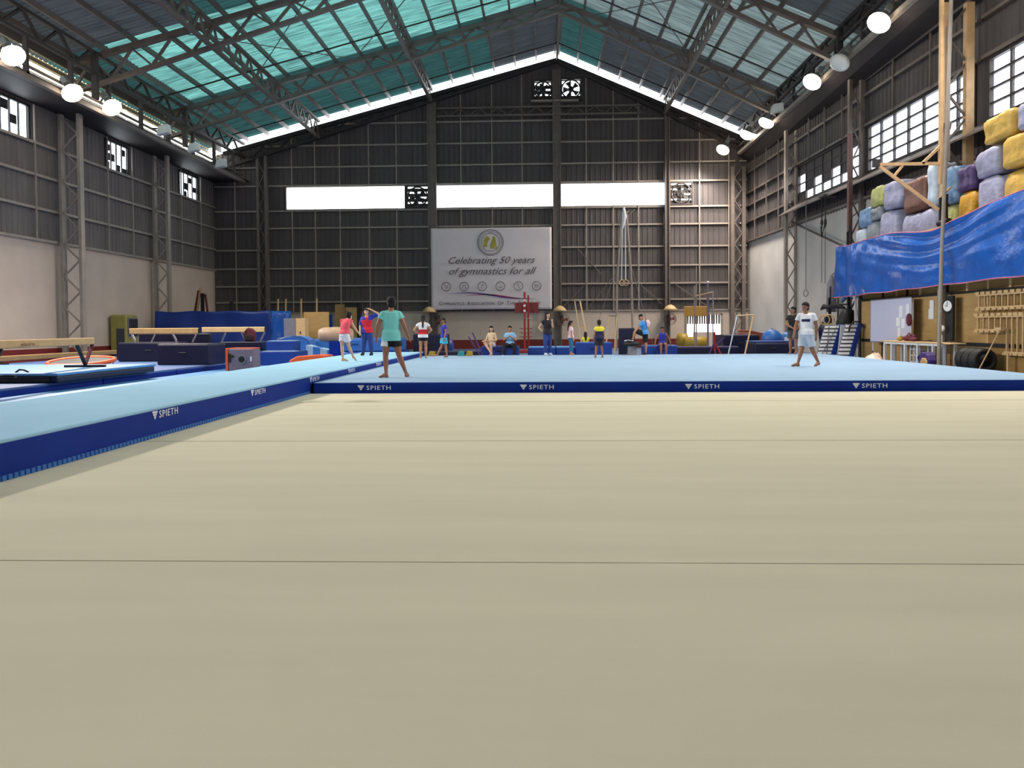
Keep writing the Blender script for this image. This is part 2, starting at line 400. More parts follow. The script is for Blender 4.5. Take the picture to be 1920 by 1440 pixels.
for i, (y0, y1) in enumerate(LW):
    t = thing('window_%d' % (4+i), ('broken louvre window high on the left wall, nearest the camera', 'broken louvre window high on the left wall between the two lattice columns', 'broken louvre window high on the left wall, nearest the far corner')[i], 'window', (XL, (y0+y1)/2, 8.25), kind='structure')
    part(t, 'window_frame', M_black, lambda b: b.box(XL-.05, XL+.06, y0, y0+.1, 8.25, 9.66).box(XL-.05, XL+.06, y1-.1, y1, 8.25, 9.66).box(XL-.05, XL+.06, y0, y1, 8.25, 8.33).box(XL-.05, XL+.06, y0, y1, 9.58, 9.66))
    rng = random.Random(i*5+2)
    n = 4; w = (y1-y0-.2)/n; h = 1.25/3
    for a in range(n):
        for c in range(3):
            ya = y0+.1+a*w; zc = 8.33+c*h
            if rng.random() < .42: part(t, 'blocking_board', M_black, lambda b: b.box(XL-.03, XL, ya+.01, ya+w*rng.uniform(.7, .95), zc+.01, zc+h*rng.uniform(.7, .97)))
            else: part(t, 'pane', M_glass, lambda b: b.box(XL-.03, XL-.02, ya+.03, ya+w-.03, zc+.03, zc+h-.03))
        part(t, 'mullion', M_black, lambda b: b.box(XL-.04, XL+.03, y0+.1+a*w-.02, y0+.1+a*w+.02, 8.3, 9.6))
# eave: soffit, rail, louvre clerestory
M_louv = mat('cream_louvre', (222, 208, 160), 0.6, 0, .08, 3)
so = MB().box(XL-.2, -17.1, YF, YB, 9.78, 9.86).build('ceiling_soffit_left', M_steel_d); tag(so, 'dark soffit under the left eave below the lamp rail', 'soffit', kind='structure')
rl = thing('lamp_rail', 'long steel rail along the left eave carrying the high-bay lamps', 'rail', (-17.15, 20, 9.65))
part(rl, 'rail_beam', M_steel, lambda b: b.box(-17.25, -17.05, YF, YB-.6, 9.6, 9.76))
part(rl, 'handrail', M_steel, lambda b: b.box(-17.2, -17.12, YF, YB-.6, 10.02, 10.08))
y = 16.0; k = 0
while y < 45:
    part(rl, 'rail_post', M_steel_d, lambda b: b.box(-17.24, -17.1, y-.07, y+.07, 9.7, 11.03)); y += 2.53
cl = thing('trim_1', 'cream louvred vent strip above the left eave soffit', 'vent', (-18.6, 30, 9.86), kind='structure')
for a in range(14):
    y0 = YF+a*3.55; y1 = y0+3.4
    for z in (10.66, 10.86, 11.06, 11.26, 11.46):
        if y0 > 14: part(cl, 'louvre_slat', M_louv, lambda b: b.prism([(-18.62, z), (-18.48, z-.1), (-18.46, z-.08), (-18.6, z+.02)], 'xz', y0, min(y1, YB-.1)))
part(cl, 'backing_sheet', M_sheet, lambda b: b.box(-18.72, -18.68, YF, YB, 9.86, 10.56))
part(cl, 'backing_sheet', M_sheet, lambda b: b.box(-18.72, -18.68, YF, YB, 11.5, 12.0))
part(cl, 'end_sheet', M_sheet, lambda b: b.box(-18.72, -18.68, YF, 14.3, 10.56, 11.5))

# ---------------------------------------------------------------- right wall
wr = thing('wall_right', 'right side wall of dark ribbed sheeting above stained pale plaster', 'wall', (12.2, 30, 0), kind='structure')
plr = lambda q, d, z: (XR(q)-d, q, z)
RW = [(31.1, 37.9), (23.5, 30.5), (16.0, 22.9)]; RZ0, RZ1 = 6.95, 8.6
RY = sorted(set([YF, YB, 38.4, 30.8, 23.2, 15.6, 8.0, 0.4, 42.2, 44.2, 40.3, 34.4, 36.2, 32.6, 28.3, 25.8]+[v for w in RW for v in w]))
for a, b in zip(RY[:-1], RY[1:]):
    if any(w[0] <= a and b <= w[1] for w in RW):
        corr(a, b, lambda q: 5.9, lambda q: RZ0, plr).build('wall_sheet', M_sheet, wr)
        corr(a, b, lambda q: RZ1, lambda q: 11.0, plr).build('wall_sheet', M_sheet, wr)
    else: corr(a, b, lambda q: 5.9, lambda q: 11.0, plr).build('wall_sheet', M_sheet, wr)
def rbox(b, y0, y1, dx0, dx1, z0, z1):
    v = [(XR(y0)-dx0, y0, z0), (XR(y0)-dx1, y0, z0), (XR(y1)-dx1, y1, z0), (XR(y1)-dx0, y1, z0)]
    return b.add(v+[(p[0], p[1], z1) for p in v], [(3,2,1,0),(4,5,6,7),(0,1,5,4),(1,2,6,5),(2,3,7,6),(3,0,4,7)])
M_plr = mat('stained_white_plaster', (196, 190, 184), 0.85, 0, .12, .6, .06, 6)
part(wr, 'plaster_wall', M_plr, lambda b: rbox(b, YF, YB, -.2, .02, -.02, 6.0))
for y0, y1 in ((38.4, YB), (30.8, 38.4), (23.2, 30.8), (15.6, 23.2), (8, 15.6), (0.4, 8)):
    for z in (6.0, 8.72, 9.85): part(wr, 'girt', M_steel, lambda m: rbox(m, y0+.1, y1-.1, .03, .16, z-.05, z+.05))
    if y0 > 38: 
        for z in (7.1, 8.0): part(wr, 'girt', M_steel, lambda m: rbox(m, y0+.1, y1-.1, .03, .16, z-.05, z+.05))
for y in (40.3, 42.2, 44.2): part(wr, 'sag_rod', M_steel, lambda m: rbox(m, y-.03, y+.03, .16, .2, 6.0, 10.6))
for y in (34.4, 36.2, 32.6, 28.3, 25.8): part(wr, 'sag_rod', M_steel, lambda m: rbox(m, y-.03, y+.03, .16, .2, 8.7, 10.6))
rl_lab = ['window strip high on the right wall with boarded and broken panes', 'long grid window strip glaring high on the right wall above the foam bales', 'grid window strip at the right edge of the picture', 'grid window strip high on the right wall beside the camera', 'grid window strip high on the right wall behind the camera']
for i, (y0, y1) in enumerate(RW):
    t = thing('window_%d' % (7+i), rl_lab[i], 'window', (XR((y0+y1)/2), (y0+y1)/2, RZ0), kind='structure')
    part(t, 'window_frame', M_steel_d, lambda b: [rbox(b, y0, y1, -.05, .08, RZ0-.06, RZ0+.03), rbox(b, y0, y1, -.05, .08, RZ1-.03, RZ1+.05), rbox(b, y0, y0+.08, -.05, .08, RZ0, RZ1), rbox(b, y1-.08, y1, -.05, .08, RZ0, RZ1)])
    cols = 7; rows = 4; w = (y1-y0)/cols; h = (RZ1-RZ0)/rows; rng = random.Random(11+i)
    for a in range(cols):
        if a: part(t, 'mullion', M_steel_d, lambda b: rbox(b, y0+a*w-.035, y0+a*w+.035, -.04, .05, RZ0, RZ1))
        for c in range(rows):
            z0 = RZ0+c*h
            boarded = (i == 0 and ((a % 2 == 1 and c > 0) or c == 3 or rng.random() < .2))
            if boarded: part(t, 'blocking_board', M_steel_d, lambda b: rbox(b, y0+a*w+.02, y0+(a+1)*w-.02, -.02, .02, z0+.02, z0+h-.02))
            else: part(t, 'pane', M_glass, lambda b: rbox(b, y0+a*w+.04, y0+(a+1)*w-.04, -.01, 0.0, z0+.03, z0+h-.03))
    for c in range(1, rows): part(t, 'transom', M_steel_d, lambda b: rbox(b, y0, y1, -.04, .04, RZ0+c*h-.03, RZ0+c*h+.03))
# grey sloping ledge under the right windows
lg = MB(); 
lg.add([(XR(YF)-.05, YF, 6.9), (XR(YF)-1.0, YF, 6.45), (XR(38.4)-.75, 38.4, 6.45), (XR(38.4)-.05, 38.4, 6.9)]+[(XR(YF)-.05, YF, 6.84), (XR(YF)-1.0, YF, 6.39), (XR(38.4)-.75, 38.4, 6.39), (XR(38.4)-.05, 38.4, 6.84)], [(0,1,2,3),(7,6,5,4),(0,4,5,1),(1,5,6,2),(2,6,7,3),(3,7,4,0)])
o = lg.build('trim_2', M_steel); tag(o, 'sloping grey sheet ledge running under the right wall windows', 'ledge', kind='structure')
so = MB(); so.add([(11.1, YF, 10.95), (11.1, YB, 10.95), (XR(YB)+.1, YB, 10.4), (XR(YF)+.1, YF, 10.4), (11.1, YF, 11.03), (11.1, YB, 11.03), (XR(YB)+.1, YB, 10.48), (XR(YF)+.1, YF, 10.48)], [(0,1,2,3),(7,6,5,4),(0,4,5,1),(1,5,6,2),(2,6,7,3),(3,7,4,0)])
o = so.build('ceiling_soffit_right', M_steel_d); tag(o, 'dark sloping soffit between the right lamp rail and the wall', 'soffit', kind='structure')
rr = thing('lamp_rail', 'long steel rail along the right eave carrying the high-bay lamps', 'rail', (11.1, 20, 10.9))
part(rr, 'rail_beam', M_steel_l, lambda b: b.box(11.0, 11.18, YF, YB-.6, 10.82, 10.98))
part(rr, 'handrail', M_steel, lambda b: b.box(11.05, 11.12, YF, YB-.6, 11.3, 11.36))
y = 18.0
while y < 45: part(rr, 'rail_post', M_steel_d, lambda b: b.box(11.03, 11.15, y-.06, y+.06, 10.9, 11.68)); y += 2.53
part(rr, 'closing_sheet', M_sheet, lambda b: b.box(12.2, 12.24, YF, YB, 10.4, 12.4))

# ---------------------------------------------------------------- front wall behind the camera with an unseen doorway added to let daylight in
wf = MB().box(XL-.2, -1.2, YF-.2, YF, -.02, 12).box(1.2, 13.6, YF-.2, YF, -.02, 12).box(-1.2, 1.2, YF-.2, YF, 2.4, 12).build('wall_front', M_plaster)
tag(wf, 'wall behind the camera with an added open doorway for daylight', 'wall', kind='structure')

# ---------------------------------------------------------------- roof
M_rt = mat_roof('lit_teal_roofing', (124, 186, 178), 0.27, 0.45, .8)  # teal glow reflected by the foil, put into the sheet colour
M_rtd = mat_roof('dimmed_teal_roofing', (76, 122, 120), 0.10, 0.45, .6)  # darker copy of the teal sheets, shade put into the colour
M_rg = mat_roof('lit_grey_roofing', (150, 168, 166), 0.15, 0.45, .7)  # grey glow of the right slope, put into the sheet colour
M_clear = mat_roof('added_clear_roofing', (214, 226, 214), 0.34, 0.5, .3)  # skylight sheets added in an unseen bay to brighten the floor
M_rgd = mat_roof('dimmed_grey_roofing', (110, 116, 120), 0.06, 0.45, .6)  # darker copy of the grey sheets, shade put into the colour
ce = thing('ceiling', 'pitched roof underside of ribbed foil sheets, colour cast painted teal left, silver grey right', 'ceiling', (0, 30, 12), kind='structure')
PL = [XRIDGE-1.2*i for i in range(18)]; PL[-1] = -19.5
PR = [XRIDGE+1.17*i for i in range(10)]+[12.4]
def roof_sheet(x0, x1, y0, y1, m):
    b = MB(); vs = []; fs = []; y = y0; k = 0; ys = []
    while y < y1-1e-6:
        ys += [(y, 0), (y+.12, 0), (y+.16, .05), (y+.22, .05)]; y += .26
    ys = [q for q in ys if q[0] < y1]+[(y1, 0)]
    for (q, d) in ys: vs += [(x0, q, zroof(x0)+d), (x1, q, zroof(x1)+d)]
    for i in range(len(ys)-1): fs.append((2*i, 2*i+1, 2*i+3, 2*i+2))
    return b.add(vs, fs).build('roof_sheet', m, ce)
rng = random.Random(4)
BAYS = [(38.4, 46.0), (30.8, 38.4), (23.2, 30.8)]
for bi, (y0, y1) in enumerate(BAYS):  # bright and dim bays imitate reflected light on one foil roof
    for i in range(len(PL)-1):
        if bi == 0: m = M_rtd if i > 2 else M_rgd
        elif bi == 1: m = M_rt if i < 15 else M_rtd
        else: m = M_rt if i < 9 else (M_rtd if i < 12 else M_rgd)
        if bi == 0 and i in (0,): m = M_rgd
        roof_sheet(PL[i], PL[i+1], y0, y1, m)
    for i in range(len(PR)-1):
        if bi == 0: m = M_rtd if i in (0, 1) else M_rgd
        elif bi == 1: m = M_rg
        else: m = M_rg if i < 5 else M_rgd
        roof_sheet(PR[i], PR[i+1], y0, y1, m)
for y0, y1 in ((YF, 8), (8, 15.6), (15.6, 23.2)):  # unseen bays: clear sheets added to light mid floor, dim ones darken foreground
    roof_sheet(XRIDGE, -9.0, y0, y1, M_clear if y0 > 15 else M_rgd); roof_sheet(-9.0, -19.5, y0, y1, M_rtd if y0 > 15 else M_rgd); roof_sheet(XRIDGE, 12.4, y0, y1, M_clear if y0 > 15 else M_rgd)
for i, x in enumerate(PL[1:]+PR[1:]+[XRIDGE-.12, XRIDGE+.12]):
    for y0, y1 in BAYS:
        part(ce, 'purlin', M_steel, lambda b: b.box(x-.045, x+.045, y0, y1, zroof(x)-.24, zroof(x)-.03))
part(ce, 'ridge_beam', M_steel, lambda b: b.box(XRIDGE-.06, XRIDGE+.06, 23, YB, ZRIDGE-.5, ZRIDGE-.2))
for y0, y1 in BAYS[:2]:                                   # thin rods under the sheets, half-way between the frames
    for s in (-1, 1):
        x1 = -18.5 if s < 0 else 11.5
        part(ce, 'bridging_rod', M_steel_d, lambda b: b.bar((XRIDGE, y0+5.6, ZRIDGE-.28), (x1, y0+5.6, zroof(x1)-.28), .07, .05))
for (xa, ya, xb, yb) in ((-14, 31.2, -9.2, 38), (-9.2, 31.2, -14, 38), (-4, 31.2, -8.8, 38), (2.6, 31, 7, 38.2), (7, 31, 2.6, 38.2), (-16.2, 23.8, -13, 30)):
    part(ce, 'tie_rod', M_steel, lambda b: b.bar((xa, ya, zroof(xa)-.3), (xb, yb, zroof(xb)-.3), .03))

# ---------------------------------------------------------------- trusses
def zbot(x): return 16.28-0.2985*(.85-x) if x < .85 else 16.28-0.493*(x-.85)
def truss(y, label, m, x0=-18.4, x1=11.4, dt=.36):
    t = thing('roof_truss', label, 'roof truss', (.85, y, zbot(x0)))
    ztp = lambda x: zroof(x)-dt
    for xa, xb in ((x0, .85), (.85, x1)):
        part(t, 'top_chord', m, lambda b: b.bar((xa, y, ztp(xa)), (xb, y, ztp(xb)), .26, .2))
        part(t, 'bottom_chord', m, lambda b: b.bar((xa, y, zbot(xa)), (xb, y, zbot(xb)), .22, .14))
        n = int(abs(xb-xa)/.8); st = (xb-xa)/n
        for i in range(n):
            p, q = xa+i*st, xa+(i+1)*st
            a = (p, y, zbot(p)+.05) if i % 2 == 0 else (p, y, ztp(p)-.08)
            c = (q, y, ztp(q)-.08) if i % 2 == 0 else (q, y, zbot(q)+.05)
            part(t, 'web_bar', m, lambda b: b.bar(a, c, .09, .07 if i % 2 else .1))
    return t
truss(45.6, 'roof truss against the far gable wall just under the bright gap', M_steel_d, dt=.68)
truss(38.4, 'roof truss whose pale lower chord forms the peak at the top of the picture', M_steel)
truss(30.8, 'thick roof truss crossing the upper corners of the picture', M_steel)
truss(23.2, 'nearest roof truss, seen only as a pale beam in the top left corner', M_steel_l)
def girder(x, label, y0=22.6, y1=45.6, m=None):
    m = m or M_steel
    t = thing('lattice_girder', label, 'girder', (x, y0, zbot(x)))
    zb = zbot(x); zt = zroof(x)-.37
    part(t, 'bottom_chord', m, lambda b: b.box(x-.09, x+.09, y0, y1, zb-.06, zb+.06))
    part(t, 'top_chord', m, lambda b: b.box(x-.09, x+.09, y0, y1, zt-.06, zt+.06))
    n = int((y1-y0)/1.25); st = (y1-y0)/n
    for i in range(n):
        ya, yb = y0+i*st, y0+(i+1)*st; ym = (ya+yb)/2
        part(t, 'web_bar', m, lambda b: b.bar((x, ya, zb), (x, ym, zt), .16, .05, up=(1, 0, 0)))
        part(t, 'web_bar', m, lambda b: b.bar((x, ym, zt), (x, yb, zb), .16, .05, up=(1, 0, 0)))
    return t
girder(-12.8, 'zigzag lattice girder running along the left roof slope')
girder(-6.3, 'zigzag lattice girder running to the column left of the banner')
girder(6.95, 'zigzag lattice girder running along the right roof slope')
def eave_truss(x, z0, z1, label, y0=20.0):
    t = thing('eave_truss', label, 'girder', (x, y0, z0))
    for z in (z0, z1): part(t, 'chord', M_steel_d, lambda b: b.box(x-.07, x+.07, y0, YB-.4, z-.06, z+.06))
    y = y0; k = 0
    while y+1.0 < YB-.4:
        part(t, 'web_bar', M_steel_d, lambda b: b.bar((x, y, z0 if k % 2 else z1), (x, y+1.0, z1 if k % 2 else z0), .09)); y += 1.0; k += 1
    return t
et1 = eave_truss(-17.2, 11.1, 11.9, 'dark zigzag truss above the left lamp rail')
et2 = eave_truss(11.1, 11.75, 12.25, 'dark zigzag truss above the right lamp rail')
for (t, x, y, z0, z1) in ((et1, -17.2, 30.3, 10.12, 11.9), (et1, -17.2, 38.0, 10.12, 11.9), (et2, 11.1, 38.0, 11.4, 12.2), (et2, 11.1, 30.3, 11.4, 12.2)):
    part(t, 'eave_post', M_steel_d, lambda b: b.box(x-.1, x+.1, y-.1, y+.1, z0, z1))

# ---------------------------------------------------------------- beige carpet, blue floor mat, blue runway
cp = thing('exercise_carpet', 'wide beige carpet in long strips covering the foreground floor', 'carpet', (0, 5, 0))
seams = [YF, -.3, 4.09, 8.5, 13.0, 14.75]
for a, b in zip(seams[:-1], seams[1:]):
    part(cp, 'carpet_strip', M_carpet, lambda m: m.box(-4.5, 12.0, a+.0022*max(1, a)**.8, b-.0022*max(1, b)**.8, -.003, 0.0))
part(cp, 'underlay', mat('jute_underlay', (96, 88, 74), .9, 0, .1, 6), lambda m: m.box(-4.5, 12.0, YF+.01, 14.74, -.015, -.004))
def wrinkle(b, x0, x1, y, h):
    n = 16; b.grid(lambda u, v: (x0+(x1-x0)*u, y-.09+.18*v, h*math.sin(math.pi*u)*math.sin(math.pi*v)+.001), n, 6)
part(cp, 'raised_edge', M_carpet, lambda b: (wrinkle(b, -4.2, -3.45, 13.03, .03), wrinkle(b, -3.4, -2.5, 13.03, .035)), smooth=True)

MX0, MX1, MY0, MY1, MZ = -4.36, 9.95, 14.82, 28.9, 0.2
fm = thing('sprung_floor_mat', 'large square light blue sprung floor mat with a navy edge, in mid-room', 'gym mat', ((MX0+MX1)/2, MY0, 0))
part(fm, 'mat_top', M_ltblue, lambda b: b.box(MX0+.03, MX1-.03, MY0+.03, MY1-.03, .12, MZ), bevel=.02)
part(fm, 'border_band', M_navy, lambda b: b.box(MX0, MX1, MY0, MY0+.03, -.01, MZ-.012).box(MX0, MX1, MY1-.03, MY1, -.01, MZ-.012).box(MX0, MX0+.03, MY0, MY1, -.01, MZ-.012).box(MX1-.03, MX1, MY0, MY1, -.01, MZ-.012))
RX0, RX1, RY0, RY1, RZ = -6.62, -4.38, 4.6, 28.9, .34
rw = thing('tumbling_runway', 'long raised light blue tumbling runway with navy sides on the left', 'gym mat', ((RX0+RX1)/2, RY0, 0))
part(rw, 'runway_top', M_run, lambda b: b.box(RX0, RX1, RY0, RY1, .30, RZ), bevel=.02)
part(rw, 'side_skirt', M_navy, lambda b: b.box(RX0+.01, RX1-.005, RY0+.01, RY1-.01, .035, .325))
tabm = MB().box(-.018, .018, -.024, .024, -.022, .022).mesh('lacing_tab', M_bluem)
y = RY0+.1
while y < 14.7:
    mesh_obj('lacing_tab', tabm, None, rw, (RX1-.004-(RX0+RX1)/2, y-RY0, .024)); y += .074
logo = text_mesh('SPIETH', .115, 0, .002, space=1.15)
def logo_at(parent, p, xd, scale=1.0):
    p = Vector(p); xd = Vector(xd).normalized(); nrm = xd.cross(Vector((0, 0, 1)))
    put_text(logo, 'logo_lettering', M_white, parent, p+xd*.17, xd, (0, 0, 1), 1.2)
    b = MB(); q = p+nrm*.002
    for k, (w0, w1, z0, z1) in enumerate(((.065, .052, .085, .062), (.048, .033, .055, .035), (.028, .0, .028, -.012))):
        c = q+xd*.07
        b.add([c-xd*w0+Vector((0, 0, z0)), c+xd*w0+Vector((0, 0, z0)), c+xd*w1+Vector((0, 0, z1)), c-xd*w1+Vector((0, 0, z1))], [(0, 1, 2, 3)])
    b.build('logo_mark', M_white, parent)
for x in (-3.5, -.44, 2.62, 5.68): logo_at(fm, (x, MY0-.004, .06), (1, 0, 0))
for y in (8.72, 11.73, 14.75, 17.7, 20.7, 23.7): logo_at(rw, (RX1-.002, y, .215), (0, 1, 0))
# ================================================================== PEOPLE
M_skin = mat('tan_skin', (176, 124, 92), 0.55, 0, .06, 9)
M_skinl = mat('light_skin', (206, 160, 128), 0.55, 0, .06, 9)
M_skind = mat('brown_skin', (150, 100, 74), 0.55, 0, .06, 9)
M_hair = mat('black_hair', (17, 14, 15), 0.85, 0, .3, 30, .3, 60, stretch=(1, 1, .2))
M_eye = mat('dark_eye', (24, 16, 14), 0.3, 0, 0)
M_lip = mat('lip', (150, 82, 74), 0.5, 0, 0)
PENDING = []
def organic(mb, name, m, parent, voxel, smooth=4, extra=None):
    o = mb.build(name, m, parent, local=True)
    r = o.modifiers.new('remesh', 'REMESH'); r.mode = 'VOXEL'; r.voxel_size = voxel; r.use_smooth_shade = True
    s = o.modifiers.new('smooth', 'SMOOTH'); s.factor = .5; s.iterations = smooth
    PENDING.append((o, extra)); return o
def limb(b, pts, rs, n=12, flat=1.0):
    """tapered chain with round ends"""
    b.path(pts, rs, n)
    for p, r in zip(pts, rs): b.ell(p, r, r, r, 10, 6)
def slab(b, secs, S, Fv, n=18):
    """torso loft: secs = (centre, half width along S, half depth along F)"""
    vs = []; fs = []
    for (c, w, d) in secs:
        c = Vector(c)
        for j in range(n):
            a = 2*math.pi*j/n
            ca, sa = math.cos(a), math.sin(a)
            e = .8
            vs.append(c+S*w*math.copysign(abs(ca)**e, ca)+Fv*d*math.copysign(abs(sa)**e, sa))
    k = len(secs)
    for i in range(k-1):
        for j in range(n): fs.append((i*n+j, i*n+(j+1) % n, (i+1)*n+(j+1) % n, (i+1)*n+j))
    fs.append(tuple(range(n))[::-1]); fs.append(tuple((k-1)*n+j for j in range(n)))
    b.add(vs, fs)
def stand(h, ang):
    """joints of a relaxed standing figure of height h; ang = direction faced (0 = away from the camera, +pi/2 = picture left)"""
    Fv = Vector((-math.sin(ang), math.cos(ang), 0)); S = Vector((Fv.y, -Fv.x, 0))        # S points to the person's right hand
    J = {'F': Fv, 'S': S, 'h': h}
    Z = Vector((0, 0, 1))
    J['pel'] = Z*.53*h; J['chest'] = Z*.72*h; J['neck'] = Z*.825*h; J['head'] = Z*.925*h+Fv*.012*h
    for s, q in ((1, 'R'), (-1, 'L')):
        J['sh'+q] = Z*.79*h+S*s*.098*h; J['el'+q] = Z*.63*h+S*s*.122*h-Fv*.01*h; J['wr'+q] = Z*.48*h+S*s*.13*h+Fv*.035*h
        J['hip'+q] = Z*.50*h+S*s*.052*h; J['kn'+q] = Z*.275*h+S*s*.058*h+Fv*.01*h; J['an'+q] = Z*.045*h+S*s*.06*h
        J['toe'+q] = Fv.copy()
    return J
def hand(b, w, d, S, h, curl=.5, fr=.0052):
    """palm plus five separate bent fingers from wrist w along direction d; S = thumb side hint"""
    d = d.normalized(); side = (S-d*S.dot(d)).normalized(); nrm = d.cross(side)
    L = .058*h
    pc = w+d*L*.55
    b.path([w, w+d*L*.5, w+d*L*.95], [.014*h, .018*h, .017*h], 10)
    for k, (off, ln) in enumerate(((.016, .042), (.0055, .048), (-.0055, .045), (-.016, .036))):
        p = w+d*L*.9+side*off*h*1.15; q = p+(d*.75+nrm*.25*curl)*ln*h*.55; r = q+(d*.5+nrm*.8*curl)*ln*h*.5
        b.path([p, q, r], [fr*h, fr*h*.95, fr*h*.8], 8)
    t0 = w+d*L*.3+side*.016*h; t1 = t0+(side*.8+d*.6).normalized()*.026*h; t2 = t1+(side*.25+d).normalized()*.022*h
    b.path([t0, t1, t2], [fr*1.2*h, fr*1.1*h, fr*.85*h], 8)
def person(label, loc, J, skin, shirt=None, bottoms=None, hair='short', hem=None, sleeve=.5, leg=.55, mats=None, voxel=.011, extra=None, shoes=None, loose=1.0, build=1.0):
    h = J['h']; F = J['F']; S = J['S']; Z = Vector((0, 0, 1)); g = build
    t = thing('person', label, 'person', loc)
    b = MB()
    pel, chest, neck, head = J['pel'], J['chest'], J['neck'], J['head']
    tor = (chest-pel).normalized(); up = (neck-chest).normalized()
    def tsec(k=1.0, add=0.0):
        return [(pel-tor*.05*h, .072*h*g*k+add, .052*h*g*k+add), (pel+tor*.0*h, .088*h*g*k+add, .06*h*g*k+add), (pel+tor*.07*h, .078*h*g*k+add, .055*h*g*k+add),
                (chest-tor*.04*h, .088*h*g*k+add, .06*h*g*k+add), (chest+up*.03*h, .094*h*g*k+add, .06*h*g*k+add), (neck-up*.02*h, .078*h*g*k+add, .05*h*g*k+add), (neck, .04*h*k+add, .036*h*k+add)]
    slab(b, tsec(), S, F)
    limb(b, [neck-up*.02*h, head-Z*.03*h], [.034*h, .03*h])
    # head: skull, jaw, nose, ears
    hu = (head-neck).normalized(); hf = J.get('look', F)
    hs = Vector((hf.y, -hf.x, 0))
    R3 = Matrix((hs, hf, Z)).transposed()
    b.ell(head+Z*.012*h, .047*h, .057*h, .06*h, 14, 10, R3)
    b.ell(head-Z*.03*h+hf*.014*h, .036*h, .04*h, .042*h, 12, 8, R3)
    b.ell(head+hf*.057*h-Z*.012*h, .009*h, .014*h, .016*h, 8, 6, R3)
    for s in (-1, 1): b.ell(head+hs*s*.048*h-Z*.008*h, .007*h, .012*h, .018*h, 8, 6, R3)
    for q, s in (('R', 1), ('L', -1)):
        sh, el, wr = J['sh'+q], J['el'+q], J['wr'+q]
        b.path([chest+up*.05*h+S*s*.03*h, sh], [.046*h*g, .032*h*g], 10)
        b.path([neck-up*.005*h, neck.lerp(sh, .55)-up*.004*h, sh], [.026*h, .03*h, .03*h], 10)
        limb(b, [sh, sh.lerp(el, .5), el], [.033*h*g, .029*h*g, .024*h])
        limb(b, [el, el.lerp(wr, .3), wr], [.024*h, .024*h, .016*h])
        hd = J.get('hand'+q, (wr-el).normalized())
        hand(b, wr, hd, J.get('thumb'+q, F), h)
        hp, kn, an = J['hip'+q], J['kn'+q], J['an'+q]
        limb(b, [hp, hp.lerp(kn, .4), kn], [.055*h*g, .05*h*g, .034*h])
        limb(b, [kn, kn.lerp(an, .3), kn.lerp(an, .75), an], [.034*h, .036*h, .024*h, .021*h])
        tv = J['toe'+q].normalized(); heel = an-Z*.022*h-tv*.012*h
        b.path([heel, an-Z*.012*h+tv*.035*h, an-Z*.03*h+tv*.085*h, an-Z*.033*h+tv*.105*h], [.022*h, .026*h, .017*h, .011*h], 10)
        b.ell(heel, .022*h, .022*h, .02*h, 8, 6)
    def paint(o, e1=head+hf*.052*h, hs=hs):
        me = o.data; me.materials.append(M_eye); me.materials.append(M_lip)
        for p in me.polygons:
            c = Vector(p.center)
            for s in (-1, 1):
                if (c-(e1+hs*s*.019*h+Z*.004*h)).length < .0095*h: p.material_index = 1
            dm = c-(e1-Z*.038*h)
            if abs(dm.dot(hs)) < .016*h and abs(dm.z) < .0065*h and dm.length < .03*h: p.material_index = 2
    organic(b, 'body', skin, t, voxel, 3, paint)
    mats = mats or {}
    a = .012*loose
    if shirt is not None:
        sb = MB(); hz = hem if hem is not None else -.02
        secs = tsec(1.03, a)
        secs = [(pel+tor*hz*h, .1*h*g+a*1.7, .075*h*g+a*1.7), (pel+tor*.03*h, .098*h*g+a*1.5, .072*h*g+a*1.5)]+secs[2:]
        secs[-1] = (neck-up*.006*h, .046*h+.006, .042*h+.006)
        slab(sb, secs, S, F)
        for q, s in (('R', 1), ('L', -1)):
            sh, el, wr = J['sh'+q], J['el'+q], J['wr'+q]
            sb.path([chest+up*.05*h+S*s*.03*h, sh], [.05*h*g, .036*h*g+a*.2], 10)
            sb.path([neck-up*.012*h, neck.lerp(sh, .55)-up*.004*h, sh], [.03*h, .034*h, .034*h+a*.2], 10)
            if sleeve > 0:
                e = sh.lerp(el, min(1, sleeve)); sb.path([sh, sh.lerp(e, .5), e], [.035*h*g+a*.2, .036*h*g+a*.5, .035*h*g+a*.9], 12)
                sb.ell(sh, .035*h*g+a*.2, .035*h*g+a*.2, .035*h*g+a*.2, 10, 7)
        organic(sb, 'shirt', shirt, t, voxel*1.15, 3, mats.get('shirt'))
    if bottoms is not None:
        pb = MB()
        slab(pb, [(pel-tor*.055*h, .08*h*g+a, .06*h*g+a), (pel, .093*h*g+a*.9, .066*h*g+a*.9), (pel+tor*.045*h, .08*h*g+a*.2, .056*h*g+a*.2)], S, F)
        for q in 'RL':
            hp, kn, an = J['hip'+q], J['kn'+q], J['an'+q]
            r0, r1, r2 = .06*h*g+a*.6, .043*h*g+a*(1.2 if leg < .95 else .4), .03*h+a*.6
            if leg <= 1: e = hp.lerp(kn, leg); pb.path([hp, hp.lerp(e, .5), e], [r0, r0*.97, r0*.95+(a*.8 if leg < .9 else -.01)], 12)
            else:
                e = kn.lerp(an, leg-1); pb.path([hp, hp.lerp(kn, .5), kn, kn.lerp(e, .5), e], [r0, r0*.9, r1, r1*.9, r2+.004], 12)
            pb.ell(hp, r0, r0, r0, 10, 7)
        organic(pb, 'trousers' if leg > 1 else 'shorts', bottoms, t, voxel*1.15, 3, mats.get('bottoms'))
